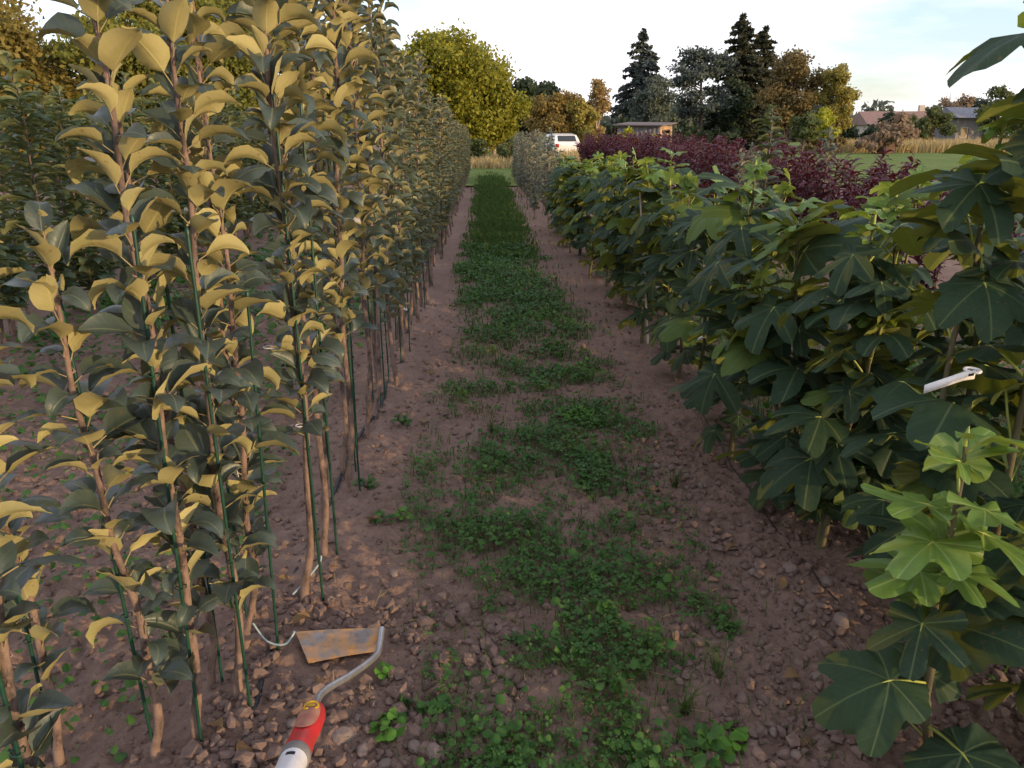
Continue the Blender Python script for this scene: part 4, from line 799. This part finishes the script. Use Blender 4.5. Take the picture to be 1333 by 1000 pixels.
MB().box((-1.5, 0, .95), (.03, 1.7, 1.9)).obj('back_wall', M['plank'], sh); MB().box((0, .87, .95), (2.98, .03, 1.9)).obj('side_wall', M['plank'], sh)
rf = MB().add([(-1.75, -1.1, 2.02), (1.75, -1.1, 1.96), (1.75, 1.1, 2.14), (-1.75, 1.1, 2.2), (-1.75, -1.1, 1.94), (1.75, -1.1, 1.88), (1.75, 1.1, 2.06), (-1.75, 1.1, 2.12)], [[0, 1, 2, 3], [4, 7, 6, 5], [0, 4, 5, 1], [1, 5, 6, 2], [2, 6, 7, 3], [3, 7, 4, 0]]).obj('roof', M['tin'], sh, smooth=False)
for q in range(5):
    for w in range(6):
        MB().tube([(.9, -.52 + .21 * w + (.1 if q % 2 else 0), .58 + .2 * q), (1.46 + random.uniform(-.05, .03), -.52 + .21 * w + (.1 if q % 2 else 0), .58 + .2 * q)], random.uniform(.075, .1), 8).obj('log', M['logend'], sh, smooth=False)
def house(name, x, y, w, d, h, rh, rz, wall, roof, label, wins, cat='house'):
    root = empty(name, (x, y, 0), rz); tag(root, label, cat); MB().box((0, 0, h / 2), (w, d, h)).obj('wall', M[wall], root, smooth=False)
    e = .4; V = [(-w / 2 - e, -d / 2 - e, h - .1), (w / 2 + e, -d / 2 - e, h - .1), (w / 2 + e, d / 2 + e, h - .1), (-w / 2 - e, d / 2 + e, h - .1), (-w / 2 - e, 0, h + rh), (w / 2 + e, 0, h + rh)]
    rf = MB().add(V, [[0, 1, 5, 4], [2, 3, 4, 5]]).add(V, [[1, 2, 5], [3, 0, 4]]).add(V, [[0, 3, 2, 1]]).obj('roof', M[roof], root, smooth=False)
    if w > 5: MB().box((w * .28, .3, h + rh + .1), (.6, .6, 1.2)).obj('chimney', M[wall], rf, smooth=False)
    for wx, wz, ww, wh in wins:
        f_ = MB().box((wx, -d / 2 - .02, wz), (ww + .16, .06, wh + .16)).obj('window', M['render'], root, smooth=False); MB().box((wx, -d / 2 - .06, wz), (ww, .03, wh)).obj('pane', M['glass'], f_, smooth=False)
    MB().box((w * .1, -d / 2 - .03, 1.0), (.9, .07, 2.0)).obj('door', M['plank'], root, smooth=False); return root
house('house', 51.0, 98, 9, 7, 2.6, 1.5, R(-8), 'render', 'roofred', 'low house with pinkish tiled roof behind the shrubs', [(-3.5, 1.6, 1.2, 1.1), (-1.3, 1.6, 1.2, 1.1), (3.4, 1.6, 1.2, 1.1)])
house('hut', 46.4, 77.5, 3.2, 2.6, 3.0, .9, R(14), 'plank', 'roofgrey', 'small hut with grey roof among the far trees', [(-.7, 1.6, .7, .8)], 'hut')
M['carpaint'] = simple('white_car_paint', (0.74, 0.72, 0.71), (0.66, 0.63, 0.62), 2, .3, .5); M['tyre'] = simple('tyre', (0.02, 0.02, 0.02), None, 9, .8); M['lampred'] = simple('tail_lamp', (0.35, .02, .02), None, 9, .3)
car = empty('parked_car', (4.95, 53.2, -.1), R(12)); tag(car, 'white parked car seen from behind below the orange tree', 'car')
prof = [(-2.0, .35), (-2.05, .85), (-1.9, 1.02), (-1.55, 1.46), (-.6, 1.56), (.5, 1.50), (1.2, 1.02), (2.0, .9), (2.1, .4)]
n = len(prof); V = [(sx * (.86 if z < 1.1 else .70), px_, z) for sx in (-1, 1) for px_, z in prof]
mb = MB().add(V, [[q, q + 1, n + q + 1, n + q] for q in range(n - 1)] + [[n - 1, 0, n, 2 * n - 1]]); mb.add(V, [list(range(n))[::-1]]); mb.add(V, [list(range(n, 2 * n))]); mb.obj('body', M['carpaint'], car, smooth=False)
MB().add([(-.62, -1.875, 1.08), (.62, -1.875, 1.08), (.58, -1.60, 1.43), (-.58, -1.60, 1.43)], [[0, 1, 2, 3]]).obj('rear_window', M['glass'], car)
for sx in (-1, 1):
    MB().add([(sx * .83, -1.5, 1.08), (sx * .83, .9, 1.08), (sx * .712, .45, 1.44), (sx * .712, -1.3, 1.44)], [[0, 1, 2, 3] if sx > 0 else [3, 2, 1, 0]]).obj('side_window', M['glass'], car)
    MB().box((sx * .72, -2.045, .82), (.22, .05, .22)).obj('tail_lamp', M['lampred'], car)
    for wy in (-1.3, 1.3):
        t_ = MB().tube([(sx * .66, wy, .31), (sx * .88, wy, .31)], .31, 16).obj('tyre', M['tyre'], car, smooth=False); MB().tube([(sx * .87, wy, .31), (sx * .895, wy, .31)], .19, 12).obj('rim', M['carpaint'], t_, smooth=False)
# round bale-like mound on the lawn edge
mb = MB(); th = np.linspace(0, math.pi, 9); mb.tube([(0, -.6, .62), (0, -.55, .62), (0, .55, .62), (0, .6, .62)], [.56, .64, .64, .56], 20)
tag(mb.obj('straw_bale', simple('old_straw', (0.12, 0.075, 0.055), (0.08, 0.05, 0.04), 9, .9, .1, 0, .6, .03), loc=(29.3, 58, -.1), rot=(0, 0, R(30))), 'brown round straw bale lying on the lawn', 'bale')
